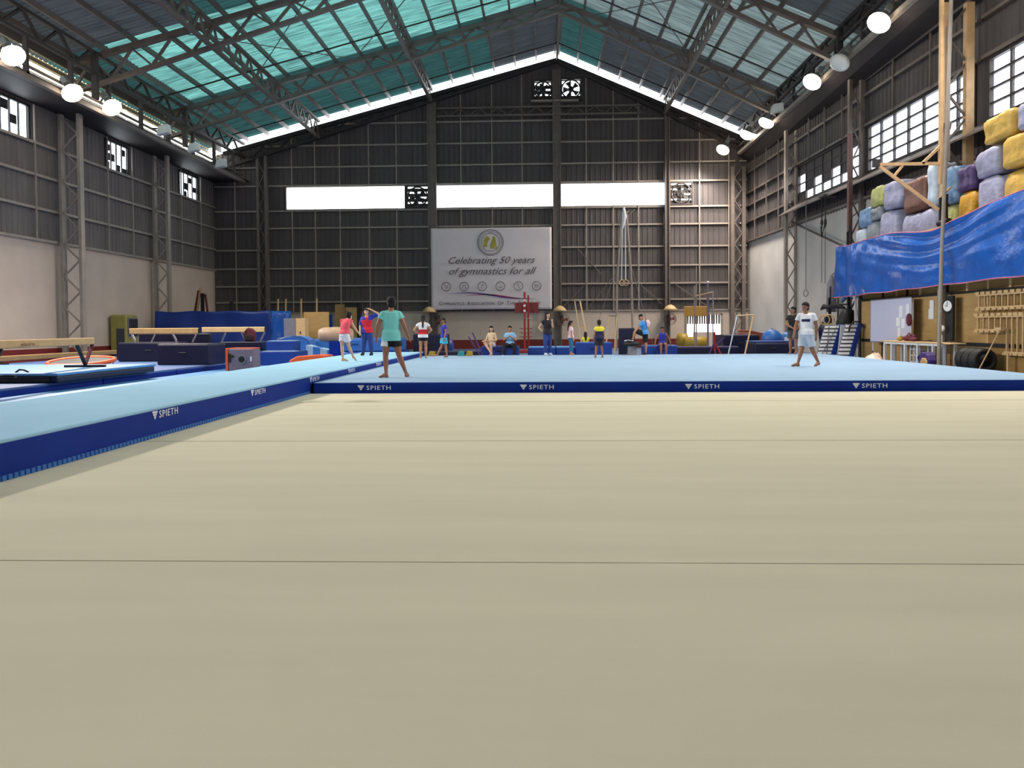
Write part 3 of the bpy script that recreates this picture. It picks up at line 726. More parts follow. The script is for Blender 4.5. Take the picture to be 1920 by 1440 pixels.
    if hair:
        hb = MB()
        hc = head+Z*.02*h-hf*.01*h
        hb.ell(hc+Z*.01*h, .056*h, .066*h, .058*h, 16, 12, R3)
        hb.ell(head-hf*.026*h-Z*.012*h, .051*h, .038*h, .052*h, 14, 10, R3)
        if hair == 'bun':
            hb.ell(head+Z*.075*h-hf*.045*h, .026*h, .026*h, .026*h, 10, 7)
        if hair == 'tail':
            p0 = head-hf*.065*h+Z*.01*h
            hb.path([p0, p0-hf*.015*h-Z*.04*h, neck-F*.075*h, neck-F*.085*h-Z*.09*h, neck-F*.08*h-Z*.13*h], [.018*h, .024*h, .024*h, .018*h, .006*h], 10)
        if hair == 'long':
            hb.path([head-hf*.02*h-Z*.01*h, neck-F*.035*h-Z*.02*h, neck-F*.065*h-Z*.13*h], [.05*h, .05*h, .03*h], 12)
            for s in (-1, 1): hb.path([head+hs*s*.042*h, neck+S*s*.05*h-Z*.02*h, neck+S*s*.055*h-Z*.1*h+F*.03*h], [.016*h, .018*h, .01*h], 8)
        # carve the face free: only keep the part behind and above the brow by flattening the front
        fv = []
        for v in hb.v:
            d = Vector(v)-head; f = d.dot(hf); zz = d.z
            lim = .062*h if zz > .04*h else (.056*h if zz > .026*h else (.012*h if zz > -.006*h else -.004*h))
            if zz > -.075*h and f > lim and abs(d.dot(hs)) < .06*h and d.length < .09*h: v = tuple(Vector(v)-hf*(f-lim))
            fv.append(v)
        hb.v = fv
        organic(hb, 'hair', M_hair, t, voxel*.9, 2)
    if shoes is not None:
        for q in 'RL':
            an = J['an'+q]; tv = J['toe'+q].normalized(); sb = MB()
            sb.path([an-Z*.02*h-tv*.018*h, an-Z*.012*h+tv*.03*h, an-Z*.028*h+tv*.085*h, an-Z*.03*h+tv*.11*h], [.028*h, .032*h, .024*h, .017*h], 10)
            organic(sb, 'shoe', shoes, t, voxel, 2)
    if extra: extra(t, J)
    return t
def split_mat(m2, test):
    """second cloth colour on part of a garment (test takes the face centre in the figure's frame)"""
    def f(o):
        o.data.materials.append(m2)
        for p in o.data.polygons:
            if test(Vector(p.center)): p.material_index = len(o.data.materials)-1
    return f
def cloth(name, rgb): return mat('cloth_'+name, rgb, .85, 0, .08, 8, .1, 25)
V = lambda x, y, z: Vector((x, y, z))
C_teal = cloth('teal', (122, 206, 200)); C_blk = cloth('black', (18, 17, 20)); C_wht = cloth('white', (222, 222, 226)); C_red = cloth('red', (196, 26, 44))
C_pink = cloth('coral', (226, 82, 98)); C_print = cloth('print_white', (226, 214, 220)); C_royal = cloth('royal', (34, 44, 150)); C_jean = cloth('denim', (36, 58, 122))
C_lblue = cloth('light_blue', (128, 178, 222)); C_sky = cloth('sky', (70, 142, 208)); C_cyan = cloth('cyan', (52, 168, 204)); C_dk = cloth('charcoal', (30, 24, 34)); C_navy = cloth('navy', (26, 28, 72))
C_lpink = cloth('pale_pink', (232, 196, 204)); C_legg = cloth('teal_blue', (34, 104, 146)); C_yel = cloth('yellow', (218, 206, 52)); C_lgrey = cloth('pale_grey', (186, 196, 210)); C_floral = cloth('floral', (206, 186, 160))
C_gr = cloth('dark_grey', (70, 72, 78))

# boy in the teal shirt, seen from behind, mid-stride
J = stand(1.66, .25)
J['head'] += V(.01, 0, 0); J['look'] = V(-.25, .97, 0).normalized()
for k in ('hipL', 'hipR', 'pel'): J[k] += V(-.0, 0, .0)
J['knL'] = V(-.115, -.04, .45); J['anL'] = V(-.09, -.12, .075); J['toeL'] = V(-.9, .35, 0)
J['knR'] = V(.145, .06, .46); J['anR'] = V(.285, .10, .075); J['toeR'] = V(.1, 1, 0)
J['elL'] = V(-.275, -.06, 1.06); J['wrL'] = V(-.30, -.02, .83); J['elR'] = V(.27, .02, 1.06); J['wrR'] = V(.335, .10, .84)
stripe = lambda c: c.x < -.055-.1*(c.z-.75) and c.z < 1.2
person('boy in a teal T-shirt and black shorts seen from behind, walking on the mat', (-3.12, 16.25, .2), J, M_skind, C_teal, C_blk, 'short', hem=-.075, sleeve=.42, leg=.50, voxel=.0075, loose=1.6,
       mats={'bottoms': split_mat(C_wht, stripe)})
# boy in white walking at the right
J = stand(1.58, 1.75)                     # faces picture left
J['look'] = V(-.8, -.6, 0).normalized(); J['F'] = V(-.75, -.66, 0).normalized(); J['S'] = V(-.66, .75, 0).normalized()
J['pel'] = V(0, 0, .83); J['chest'] = V(.0, 0, 1.13); J['neck'] = V(.0, 0, 1.3); J['head'] = V(-.03, -.02, 1.46)
J['shR'] = V(-.14, .08, 1.26); J['shL'] = V(.15, -.08, 1.26)
J['elR'] = V(-.24, .05, 1.0); J['wrR'] = V(-.30, -.02, .78); J['elL'] = V(.23, -.06, 1.0); J['wrL'] = V(.24, -.02, .74)
J['hipR'] = V(-.06, .05, .79); J['hipL'] = V(.06, -.05, .79)
J['knR'] = V(-.10, .0, .44); J['anR'] = V(-.20, .0, .07); J['toeR'] = V(-1, -.1, 0)
J['knL'] = V(.13, -.03, .44); J['anL'] = V(.31, .02, .09); J['toeL'] = V(-.7, -.5, -.15)
def tee_print(t, J):
    part(t, 'shirt_print', C_navy, lambda b: b.box(-.16, .02, -.158, -.15, 1.10, 1.18), local=True)
person('boy in a white T-shirt and pale shorts walking on the right of the mat', (6.5, 19.9, .2), J, M_skind, C_wht, C_lgrey, 'short', hem=-.03, sleeve=.5, leg=.85, voxel=.0075, loose=1.5, extra=None,
       mats={'shirt': split_mat(C_navy, lambda c: 1.10 < c.z < 1.17 and -.14 < c.x < .05 and c.y < -.03)})
# girl in coral top bending beside the coach
J = stand(1.33, -.5)
J['pel'] = V(0, 0, .73); J['chest'] = V(.02, .05, .98); J['neck'] = V(.05, .12, 1.11); J['head'] = V(.10, .17, 1.19); J['look'] = V(.5, .87, 0).normalized()
J['shR'] = V(.15, .07, 1.07); J['shL'] = V(-.10, .12, 1.07); J['elR'] = V(.22, .16, .90); J['wrR'] = V(.30, .22, .78); J['elL'] = V(-.06, .25, .88); J['wrL'] = V(.04, .33, .76)
J['knL'] = V(-.06, -.02, .38); J['anL'] = V(-.03, -.08, .06); J['toeL'] = V(.9, .3, 0); J['knR'] = V(.1, .06, .38); J['anR'] = V(.19, .16, .12); J['toeR'] = V(.4, .6, -.5)
person('girl with a bun in coral top and white shorts leaning forward on the runway', (-5.25, 20.85, .352), J, M_skinl, C_pink, C_print, 'bun', hem=.0, sleeve=.18, leg=.5, voxel=.0085, loose=1.4)
# coach with one hand on his head
J = stand(1.5, math.pi-.15)
J['look'] = V(0, -1, 0)
J['elL'] = V(.38, -.02, 1.32); J['wrL'] = V(.13, -.07, 1.47); J['handL'] = V(-.9, 0, .2); J['elR'] = V(-.21, -.02, .93); J['wrR'] = V(-.19, -.12, .73)
J['anL'] = V(.15, .0, .068); J['knL'] = V(.12, -.02, .41); J['anR'] = V(-.13, 0, .068); J['knR'] = V(-.1, -.02, .41)
J['shL'] = V(.17, 0, 1.23)
person('man in a red and blue polo shirt with one hand on his head', (-5.62, 25.2, .352), J, M_skinl, C_royal, C_jean, 'short', hem=-.05, sleeve=.85, leg=1.95, voxel=.009, loose=1.5, build=1.12, shoes=C_dk,
       mats={'shirt': split_mat(C_red, lambda c: (c.x > -.02+(1.02-c.z)*.5-.12 and c.z < 1.12 and abs(c.x) < .2) or (abs(c.x-.02) < .05 and c.z > 1.1))})
# girl in white and red seen from behind, hands on hips
J = stand(1.44, .1)
for q, s in (('R', 1), ('L', -1)): J['el'+q] = V(s*.29, -.08, .94); J['wr'+q] = V(s*.17, .0, .83)
person('girl with a long ponytail, white and red top, hands on hips, from behind', (-4.0, 26.4, .2), J, M_skin, C_wht, C_blk, 'tail', hem=-.05, sleeve=.4, leg=.4, voxel=.0095, loose=1.3,
       mats={'shirt': split_mat(C_red, lambda c: .80 < c.z < .97)})
# boy in blue walking left
J = stand(1.34, 2.0)
J['look'] = V(-.6, -.8, 0).normalized()
J['knR'] = V(-.08, .02, .38); J['anR'] = V(-.24, .04, .10); J['toeR'] = V(-1, -.1, -.1); J['knL'] = V(.06, -.02, .38); J['anL'] = V(.10, -.03, .06); J['toeL'] = V(-.6, -.5, 0)
person('boy in dark blue T-shirt and cyan shorts stepping on the far mat edge', (-3.4, 27.2, .2), J, M_skind, C_royal, C_cyan, 'short', hem=-.02, sleeve=.4, leg=.7, voxel=.0095, loose=1.3)
# seated couple on the blue block
def seated(h, ang, seat):
    J = stand(h, ang); d = Vector((0, 0, seat+.06*h-.53*h*1.0)); F = J['F']; Z = Vector((0, 0, 1))
    for k in list(J):
        if k in ('pel', 'chest', 'neck', 'head') or k[:2] in ('sh', 'el', 'wr') or k[:3] == 'hip': J[k] = J[k]+d
    for q, s in (('R', 1), ('L', -1)):
        J['kn'+q] = J['hip'+q]+F*.235*h+J['S']*s*.02*h+Z*.0; J['an'+q] = V(J['kn'+q].x, J['kn'+q].y, .045*h+.0)+F*.02*h
    return J
J = seated(1.5, math.pi-.5, .47)
J['knL'] += V(.05, 0, .06); J['knR'] += V(.0, -.05, .10); J['anR'] = V(.02, -.50, .30)+V(.0, 0, -.1); J['anL'] = V(.03, -.38, .07)
J['wrR'] = J['knR']+V(-.03, 0, .07); J['elR'] = J['shR']+V(-.08, -.1, -.22); J['wrL'] = J['knR']+V(.1, .02, .07); J['elL'] = J['shL']+V(.06, -.08, -.24); J['look'] = V(.1, -1, 0).normalized()
person('long-haired woman in a floral top seated with crossed legs on the blue block', (-2.02, 31.25, 0), J, M_skinl, C_floral, C_lgrey, 'long', hem=.02, sleeve=0, leg=.6, voxel=.0095)
J = seated(1.5, math.pi-.1, .47)
J['elR'] = J['shR']+V(-.09, -.06, -.24); J['elL'] = J['shL']+V(.09, -.06, -.24); J['wrR'] = J['chest']+V(-.05, -.25, .0); J['wrL'] = J['chest']+V(.05, -.25, .0)
J['knR'] += V(-.08, 0, 0); J['knL'] += V(.12, 0, 0); J['anR'] += V(-.12, -.1, 0); J['anL'] += V(.1, .06, 0)
person('man in light blue T-shirt and black trousers seated with hands together', (-1.3, 31.25, 0), J, M_skin, C_lblue, C_blk, 'short', hem=-.0, sleeve=.6, leg=1.8, voxel=.0095, loose=1.4, build=1.08)
# woman in black
J = stand(1.55, math.pi+.5); J['look'] = V(.75, -.66, 0)
J['elR'] = V(-.30, .06, 1.0); J['wrR'] = V(-.15, .0, .84); J['elL'] = V(.19, -.05, 1.02); J['wrL'] = V(.17, -.16, 1.18)
person('standing long-haired woman in black top and jeans, one hand on her hip', (.16, 28.5, .2), J, M_skinl, C_dk, C_jean, 'long', hem=-.04, sleeve=.3, leg=1.95, voxel=.0095, shoes=C_lgrey)
# girl in pale pink, side view
J = stand(1.23, -1.4); J['look'] = V(1, -.1, 0).normalized()
person('girl with a ponytail in a pale pink top and teal leggings looking right', (1.0, 28.6, .2), J, M_skin, C_lpink, C_legg, 'tail', hem=-.03, sleeve=.5, leg=1.75, voxel=.0095)
# girl sitting low behind the block, only her back showing
J = seated(1.2, .1, .36)
person('long-haired girl in yellow sitting behind the long blue block', (1.78, 33.4, .0), J, M_skin, C_yel, C_gr, 'long', hem=0, sleeve=.4, leg=.9, voxel=.0105)
# girl in yellow and navy jersey
J = stand(1.23, .2)
J['anL'] = V(-.12, -.02, .055); J['knL'] = V(-.09, 0, .34); J['anR'] = V(.11, .02, .055); J['knR'] = V(.075, 0, .34)
person('child in a yellow and navy jersey seen from behind on the mat', (1.83, 26.0, .2), J, M_skind, C_navy, C_dk, 'short', hem=-.03, sleeve=.35, leg=.75, voxel=.0095, loose=1.7,
       mats={'shirt': split_mat(C_yel, lambda c: c.z > .87)})
# man with one foot on the mushroom trainer
J = stand(1.46, 1.2)
J['look'] = V(-.1, -1, 0).normalized(); J['F'] = V(-.95, .3, 0).normalized(); J['S'] = V(.3, .95, 0).normalized()
J['pel'] = V(0, 0, .79); J['chest'] = V(-.03, 0, 1.05); J['neck'] = V(-.06, 0, 1.2); J['head'] = V(-.12, -.02, 1.33); J['look'] = V(.5, -.86, 0)
J['shR'] = V(-.0, .15, 1.17); J['shL'] = V(-.1, -.15, 1.17)
J['elR'] = V(.12, .1, .99); J['wrR'] = V(.05, .0, 1.13); J['elL'] = V(-.24, -.2, .97); J['wrL'] = V(-.34, -.12, .82)
J['hipR'] = V(.02, .06, .76); J['hipL'] = V(-.02, -.06, .75)
J['knR'] = V(.05, .04, .41); J['anR'] = V(.04, .04, .066); J['toeR'] = V(-.6, -.7, 0); J['knL'] = V(-.34, -.1, .86); J['anL'] = V(-.42, -.06, .55); J['toeL'] = V(-1, -.2, -.2)
def towel(t, J):
    b = MB(); b.path([V(.08, -.12, 1.24), V(.13, -.13, 1.12), V(.10, -.14, 1.0)], [.05, .07, .045], 10)
    organic(b, 'towel', C_lpink, t, .012, 3)
person('man in sky blue T-shirt and black shorts with one foot on the round trainer', (3.62, 28.5, .2), J, M_skin, C_sky, C_blk, 'short', hem=-.04, sleeve=.7, leg=.9, voxel=.0095, loose=1.5, build=1.1, extra=towel, shoes=C_dk)
# boy in the blue leotard seated on the block
J = seated(1.36, math.pi, .47)
J['elR'] = J['shR']+V(-.12, .02, -.22); J['wrR'] = J['shR']+V(-.16, -.03, -.42); J['elL'] = J['shL']+V(.14, .02, -.2); J['wrL'] = J['shL']+V(.19, 0, -.40)
person('boy in a dark blue leotard sitting on the right-hand blue block', (4.66, 31.25, 0), J, M_skind, C_royal, C_royal, 'short', hem=-.03, sleeve=0, leg=.15, voxel=.0095, loose=.6)
# youth in black at the far right
J = stand(1.67, math.pi*.8); J['look'] = V(-.9, -.4, 0).normalized()
J['elR'] = V(-.24, .03, 1.06); J['wrR'] = V(-.08, -.18, .92); J['elL'] = V(.26, -.06, 1.06); J['wrL'] = V(.10, -.2, .92)
person('youth in black T-shirt and grey shorts at the far right mat corner', (8.86, 28.5, .2), J, M_skind, C_blk, C_gr, 'short', hem=-.03, sleeve=.5, leg=.75, voxel=.0095, loose=1.4)
def bake_pending():
    bpy.context.view_layer.update(); dg = bpy.context.evaluated_depsgraph_get()
    out = []
    for o, ex in PENDING:
        me = bpy.data.meshes.new_from_object(o.evaluated_get(dg)); out.append((o, ex, me))
    for o, ex, me in out:
        m0 = o.data.materials[0]
        o.modifiers.clear(); o.data = me
        if not me.materials: me.materials.append(m0)
        for p in me.polygons: p.use_smooth = True
        if ex: ex(o)
    PENDING.clear()
bake_pending()
# ================================================================== LAMPS, FANS, BANNER
M_shade = mat('grey_lamp_housing', (120, 124, 122), .4, .3, .08, 4)
M_bulb = mat_emit('lit_lamp_bulb', (255, 238, 214), 10.0)
M_refl = mat('white_reflector', (220, 220, 215), .35, 0, .05, 4)
def highbay(x, y, z, label, lit=True, tilt=(0, 0), grp='high-bay lamps on the eave rails', light=True):
    t = thing('high_bay_lamp', label, 'lamp', (x, y, z), 0, grp)
    rot = (-.1, .5, 0) if y > 43 else (.3, .4, 0) if y > 37 else (-.2, .62 if x > 0 else -.62, 0); t.rotation_euler = rot
    rf = part(t, 'reflector', M_shade, lambda b: b.lathe([(.10, .42), (.13, .36), (.20, .22), (.33, .04), (.36, .0), (.34, .0), (.31, .05), (.18, .22), (.08, .33)], n=20), local=True, smooth=True)
    part(t, 'ballast_box', M_shade, lambda b: b.box(-.11, .11, -.11, .11, .42, .72), local=True, bevel=.02)
    aim = Euler(rot).to_matrix().transposed() @ Vector((11.07-x if x > 0 else -17.1-x, 0, (11.33 if x > 0 else 10.05)-z))
    part(t, 'hanger_arm', M_steel_d, lambda b: b.bar((0, 0, .6), aim, .05), local=True)
    part(rf, 'bulb', M_bulb if lit else M_refl, lambda b: b.ell((0, 0, -.02), .36, .36, .24, 18, 10), local=True, smooth=True)
    if lit and light:
        L = bpy.data.lights.new('high_bay_light', 'SPOT'); L.energy = LAMP_W*(.72 if x > 0 else 1.0); L.spot_size = 2.35; L.spot_blend = .7; L.color = (1.0, .9, .81); L.shadow_soft_size = .55
        lo = bpy.data.objects.new('high_bay_light', L); COL.objects.link(lo); lo.parent = t; lo.location = (0, 0, -.5)
    return t
highbay(-16.65, 24.7, 9.9, 'glaring high-bay lamp at the left edge of the picture')
highbay(-16.65, 27.85, 9.65, 'smaller lit lamp between the two round glaring lamps on the left rail')
highbay(-16.65, 30.45, 9.85, 'round glaring lamp on the left rail above the nearest lattice column')
highbay(10.6, 25.6, 10.7, 'largest glaring lamp on the right rail, near the upper right corner')
highbay(10.6, 31.8, 10.75, 'round glaring lamp on the right rail, second from the upper right corner')
highbay(10.6, 38.2, 10.8, 'glaring lamp on the right rail, third from the upper right corner')
highbay(10.6, 41.8, 11.1, 'small round glaring lamp second from the far end of the right rail')
highbay(10.0, 44.6, 10.95, 'small round glaring lamp at the far end of the right rail')
highbay(10.6, 28.9, 10.55, 'pale unlit-looking lamp between the two big glaring lamps on the right rail', False)
for y in (17.5, 21.2):  # unseen lamps added along both rails to brighten the floor
    highbay(-16.65, y, 9.95, 'added high-bay lamp on the left rail out of the picture, %s one' % ('farther' if y > 19 else 'nearer'))
    highbay(10.6, y, 10.75, 'added high-bay lamp on the right rail out of the picture, %s one' % ('farther' if y > 19 else 'nearer'))
def floodlight(x, y, z, s, label):
    t = thing('floodlight', label, 'lamp', (x, y, z), 0, 'unlit floodlights on the left rail')
    part(t, 'housing', M_refl, lambda b: b.prism([(-.28, -.2), (.28, -.1), (.24, .28), (-.2, .2)], 'xz', -.16, .16), local=True, bevel=.03)
    part(t, 'bracket', M_steel_d, lambda b: b.bar((0, 0, .1), (.46 if x > 0 else -.53, 0, .12), .06), local=True)
floodlight(-16.6, 34.6, 9.95, 1, 'pale unlit floodlight on the left rail, nearest of three')
floodlight(-16.6, 37.6, 9.85, 1, 'pale unlit floodlight on the left rail, middle of three')
floodlight(-16.6, 40.8, 9.75, 1, 'pale unlit floodlight on the left rail, farthest of three')
floodlight(10.6, 36.5, 10.95, 1, 'pale unlit floodlight on the right rail')

def wall_fan(x, z, label, blades=5, r=.58, shut=4):
    t = thing('exhaust_fan', label, 'fan', (x, YB-.1, z))
    part(t, 'housing', M_steel_d, lambda b: [b.box(-r-.08, r+.08, -.1, .1, r, r+.08), b.box(-r-.08, r+.08, -.1, .1, -r-.08, -r), b.box(-r-.08, -r, -.1, .1, -r, r), b.box(r, r+.08, -.1, .1, -r, r), b.ring((0, -.05, 0), r-.02, .05, (0, 1, 0), 24)], local=True)
    part(t, 'hub', M_black, lambda b: b.lathe([(.02, -.14), (.16, -.12), (.17, .1)], ax='y'), local=True)
    for k in range(blades):
        a = 2*math.pi*k/blades+.3; c, s = math.cos(a), math.sin(a); c2, s2 = math.cos(a+.75), math.sin(a+.75)
        part(t, 'blade', M_black, lambda b: b.add([(.12*c, -.04, .12*s), (r*.88*c, -.06, r*.88*s), (r*.9*c2, .05, r*.9*s2), (.12*c2, .03, .12*s2)]+[(.12*c, -.03, .12*s), (r*.88*c, -.05, r*.88*s), (r*.9*c2, .06, r*.9*s2), (.12*c2, .04, .12*s2)], [(0,1,2,3),(7,6,5,4),(0,4,5,1),(1,5,6,2),(2,6,7,3),(3,7,4,0)]), local=True)
    part(t, 'guard', M_steel, lambda b: [b.ring((0, -.12, 0), q, .012, (0, 1, 0), 20, 4) for q in (r*.35, r*.65, r*.92)]+[b.bar((-r, -.12, 0), (r, -.12, 0), .02), b.bar((0, -.12, -r), (0, -.12, r), .02)], local=True)
    # sheet behind most of the fan so that only slits of daylight show
    part(t, 'shutter', M_steel_d, lambda b: [b.box(-r, r, .02, .035, -r+.29*k, -r+.29*k+.2) for k in range(shut)], local=True)
wall_fan(-7.18, 8.78, 'exhaust fan between two window strips left of the banner column')
wall_fan(7.92, 8.78, 'exhaust fan right of the window strips above the striped doorway')
wall_fan(.07, 14.75, 'left of the pair of round gable fans under the roof ridge', 6, .5, 3)
wall_fan(1.68, 14.78, 'right of the pair of round gable fans, bright daylight between its blades', 5, .55, 1)
sh = MB().box(-.6, 2.1, YB-.5, YB-.12, 14.02, 14.12).build('fan_shelf', M_steel_l); tag(sh, 'pale steel shelf under the pair of gable fans', 'shelf')

# banner
M_ban = mat('banner_vinyl', (205, 194, 196), .5, 0, .04, .8)
M_ink = mat('grey_ink', (92, 82, 80), .7, 0, 0); M_inkd = mat('dark_ink', (40, 36, 42), .7, 0, 0); M_gold = mat('olive_gold_ink', (150, 140, 30), .5, 0, .25, 9)
M_purp = mat('violet_ink', (92, 60, 140), .6, 0, 0); M_crim = mat('crimson_ink', (170, 60, 92), .6, 0, 0)
YN = YB-.62; BX0, BX1, BZ0, BZ1 = -6.38, .52, 2.22, 6.9
bn = thing('anniversary_banner', 'large white printed banner hung on the far wall', 'banner', ((BX0+BX1)/2, YN, BZ0))
def ban_y(x, z):
    u = (x-BX0)/(BX1-BX0); v = (z-BZ0)/(BZ1-BZ0)
    return YN+.02*math.sin(u*9+v*4)*(1-v)+.03*math.sin((u+v)*16)*max(0, u-.65)*max(0, v-.4)*3+.03*math.sin((u*-1+v)*22)*max(0, .25-u)*max(0, v-.3)*3
def banf(u, v):
    x = BX0+(BX1-BX0)*u; z = BZ0+(BZ1-BZ0)*v+.03*math.sin(u*math.pi)*(1-v)
    return (x, ban_y(x, z), z)
part(bn, 'banner_sheet', M_ban, lambda b: b.grid(banf, 48, 32), smooth=True, solid=.008)
YT = YN-.06
def btext(s, size, cx, z, m, name, shear=0, target=None, ex=.004):
    me = text_mesh(s, size, shear, ex, 'CENTER')
    w = max(v.co.x for v in me.vertices)-min(v.co.x for v in me.vertices)
    put_text(me, name, m, bn, (cx, YT, z), (1, 0, 0), (0, 0, 1), (target/w) if target else 1)
btext('Celebrating 50 years', .56, -2.98, 4.86, M_ink, 'script_line', .45, 4.95)
btext('of gymnastics for all', .58, -2.95, 4.24, M_ink, 'script_line', .45, 5.0)
me = text_mesh('G', .36, 0, .004)
def smallcaps(words, z, x0, x1, big, small):
    meshes = []; x = 0
    for w in words:
        for k, s in ((0, w[0]), (1, w[1:])):
            if not s: continue
            mm = text_mesh(s, big if k == 0 else small, 0, .004); ww = max(v.co.x for v in mm.vertices); meshes.append((mm, x)); x += ww+.03
        x += .13
    sc = (x1-x0)/x
    for mm, xx in meshes: put_text(mm, 'title_lettering', M_inkd, bn, (x0+xx*sc, YT, z), (1, 0, 0), (0, 0, 1), sc)
smallcaps(['GYMNASTICS', 'ASSOCIATION', 'OF', 'THE', 'PHILIPPINES'], 2.5, -5.95, .02, .3, .235)
CX, CZ = -2.95, 6.06
part(bn, 'seal_ring', M_ink, lambda b: [b.ring((CX, YT, CZ), q, w, (0, 1, 0), 40, 4) for q, w in ((.72, .018), (.64, .010), (.5, .012))])
part(bn, 'seal_field', M_ban, lambda b: b.disc((CX, YT+.012, CZ), .7, (0, 1, 0), .006, 36))
rng = random.Random(3)
for k in range(34):
    a = 2*math.pi*k/40-.95
    part(bn, 'seal_mark', M_ink, lambda b: b.bar((CX+.53*math.cos(a), YT, CZ+.53*math.sin(a)), (CX+.6*math.cos(a), YT, CZ+.6*math.sin(a)), .035, .006))
part(bn, 'seal_emblem', M_gold, lambda b: [b.prism([(CX-.42, CZ-.2), (CX-.36, CZ+.18), (CX-.24, CZ+.36), (CX-.1, CZ+.3), (CX-.02, CZ+.2), (CX-.12, CZ+.08), (CX-.18, CZ-.04), (CX-.2, CZ-.26), (CX-.36, CZ-.28)], 'xz', YT-.006, YT),
      b.prism([(CX-.04, CZ-.36), (CX-.02, CZ-.1), (CX+.06, CZ+.06), (CX+.1, CZ+.26), (CX+.2, CZ+.37), (CX+.26, CZ+.3), (CX+.31, CZ-.02), (CX+.37, CZ-.4), (CX+.31, CZ-.4), (CX+.24, CZ-.16), (CX+.22, CZ-.38), (CX+.12, CZ-.38), (CX+.1, CZ-.2), (CX+.06, CZ-.36)], 'xz', YT-.006, YT)])
for k in range(6):
    x = BX0+.86+k*1.035; z = 3.56
    part(bn, 'discipline_badge', M_ink, lambda b: b.ring((x, YT, z), .25, .017, (0, 1, 0), 28, 4))
    g = [[(-.1, .1), (0, .02), (.02, -.14), (.1, .08)], [(-.1, -.1), (-.02, .1), (.08, .02), (.1, -.1)], [(-.06, -.14), (.02, .12), (.09, .05)], [(-.12, .0), (-.04, -.1), (.05, .0), (.12, -.02), (.05, -.12)], [(-.05, .15), (.0, .0), (.06, -.15)], [(-.14, .03), (.0, .06), (.14, .03), (.12, -.05), (-.12, -.05)]][k]
    part(bn, 'badge_figure', M_ink, lambda b: b.path([(x+p, YT, z+q) for p, q in g], .012, 5))
def swoosh(b, x0, x1, z0, amp, th, ph):
    n = 40; vs = []; fs = []
    for i in range(n+1):
        u = i/n; x = x0+(x1-x0)*u; z = z0+amp*math.sin(u*2*math.pi*.82+ph)*(1-.1*u); w = th*math.sin(math.pi*u)**1.3
        vs += [(x, YT, z-w), (x, YT, z+w)]
    for i in range(n): fs.append((2*i, 2*i+2, 2*i+3, 2*i+1))
    b.add(vs, fs)
part(bn, 'swoosh', M_purp, lambda b: swoosh(b, BX0+.75, BX1-.8, 3.02, .19, .04, .35), solid=.004)
part(bn, 'swoosh', M_crim, lambda b: swoosh(b, BX0+1.7, BX1-.62, 2.95, .15, .035, .15), solid=.004)
for x, z in ((BX0+.1, BZ1), (BX1-.1, BZ1), ((BX0+BX1)/2, BZ1)):
    part(bn, 'tie_cord', M_steel_l, lambda b: b.tube((x, YN, z-.05), (x, YB-.2, z+.3), .012, 6))
# ================================================================== LEFT SIDE EQUIPMENT
def one(name, label, cat, m, fn, loc=None, group=None, **k):
    b = MB(); fn(b)
    if loc is None:
        xs = [v[0] for v in b.v]; ys = [v[1] for v in b.v]; zs = [v[2] for v in b.v]
        loc = ((min(xs)+max(xs))/2, (min(ys)+max(ys))/2, min(zs))
    o = b.build(name, m, loc=loc, **k); return tag(o, label, cat, group)
def mat_block(name, label, cat, x0, x1, y0, y1, z0, z1, m, mtop=None, bevel=.03, group=None, seam=True):
    """vinyl covered foam block: cover, piped top edge and a carry handle"""
    t = thing(name, label, cat, ((x0+x1)/2, (y0+y1)/2, z0), 0, group)
    part(t, 'cover', m, lambda b: b.box(x0, x1, y0, y1, z0, z1-.02), bevel=bevel)
    part(t, 'top_panel', mtop or m, lambda b: b.box(x0+.015, x1-.015, y0+.015, y1-.015, z1-.05, z1), bevel=.015)
    if seam and z1-z0 > .3:
        part(t, 'carry_handle', M_black, lambda b: b.path([((x0+x1)/2-.14, y0-.012, z0+(z1-z0)*.55), ((x0+x1)/2-.1, y0-.035, z0+(z1-z0)*.55+.02), ((x0+x1)/2+.1, y0-.035, z0+(z1-z0)*.55+.02), ((x0+x1)/2+.14, y0-.012, z0+(z1-z0)*.55)], .014, 6))
    return t
# blue carpet strip between runway and landing area
one('floor_runner', 'flat pale blue floor runner between the runway and the landing mats', 'carpet', M_bluel, lambda b: b.box(-9.85, -6.68, 8, 33, -.018, .0))
lm = thing('landing_platform', 'broad low blue landing area of joined mats left of the runway', 'gym mat', (-13.4, 14, 0))
ys = [9.5, 14.0, 17.6, 21.2, 24.8, 28.4, 32.0, 35.0]
for a, b_ in zip(ys[:-1], ys[1:]):
    part(lm, 'mat_section', mat('dusty_blue_vinyl', (64, 92, 144), .6, 0, .12, 2), lambda b: b.box(-17.4, -9.93, a+.01, b_-.01, .1, .16), bevel=.02)
    part(lm, 'section_side', M_navy, lambda b: b.box(-17.38, -9.95, a+.02, b_-.02, -.018, .105))
land = text_mesh('TRIPLE X', .09, 0, .002)
lm2 = thing('crash_mat', 'light blue topped crash mat with black sides under the nearest beam', 'gym mat', (-11.2, 16.2, .16))
part(lm2, 'mat_body', M_blued, lambda b: b.box(-14.2, -9.75, 15.6, 19.6, .165, .30), bevel=.03)
part(lm2, 'mat_top', M_bluel, lambda b: b.box(-14.22, -9.73, 15.58, 19.62, .30, .36), bevel=.02)
part(lm2, 'corner_patch', M_black, lambda b: b.box(-12.0, -9.9, 15.555, 15.585, .18, .30).box(-14.2, -12.6, 15.53, 15.585, .17, .33))
for x in (-11.6, -10.7):
    part(lm2, 'strap_loop', M_black, lambda b: b.path([(x-.12, 15.9, .36), (x-.03, 15.9, .42), (x+.06, 15.9, .41), (x+.13, 15.95, .36)], .02, 6))

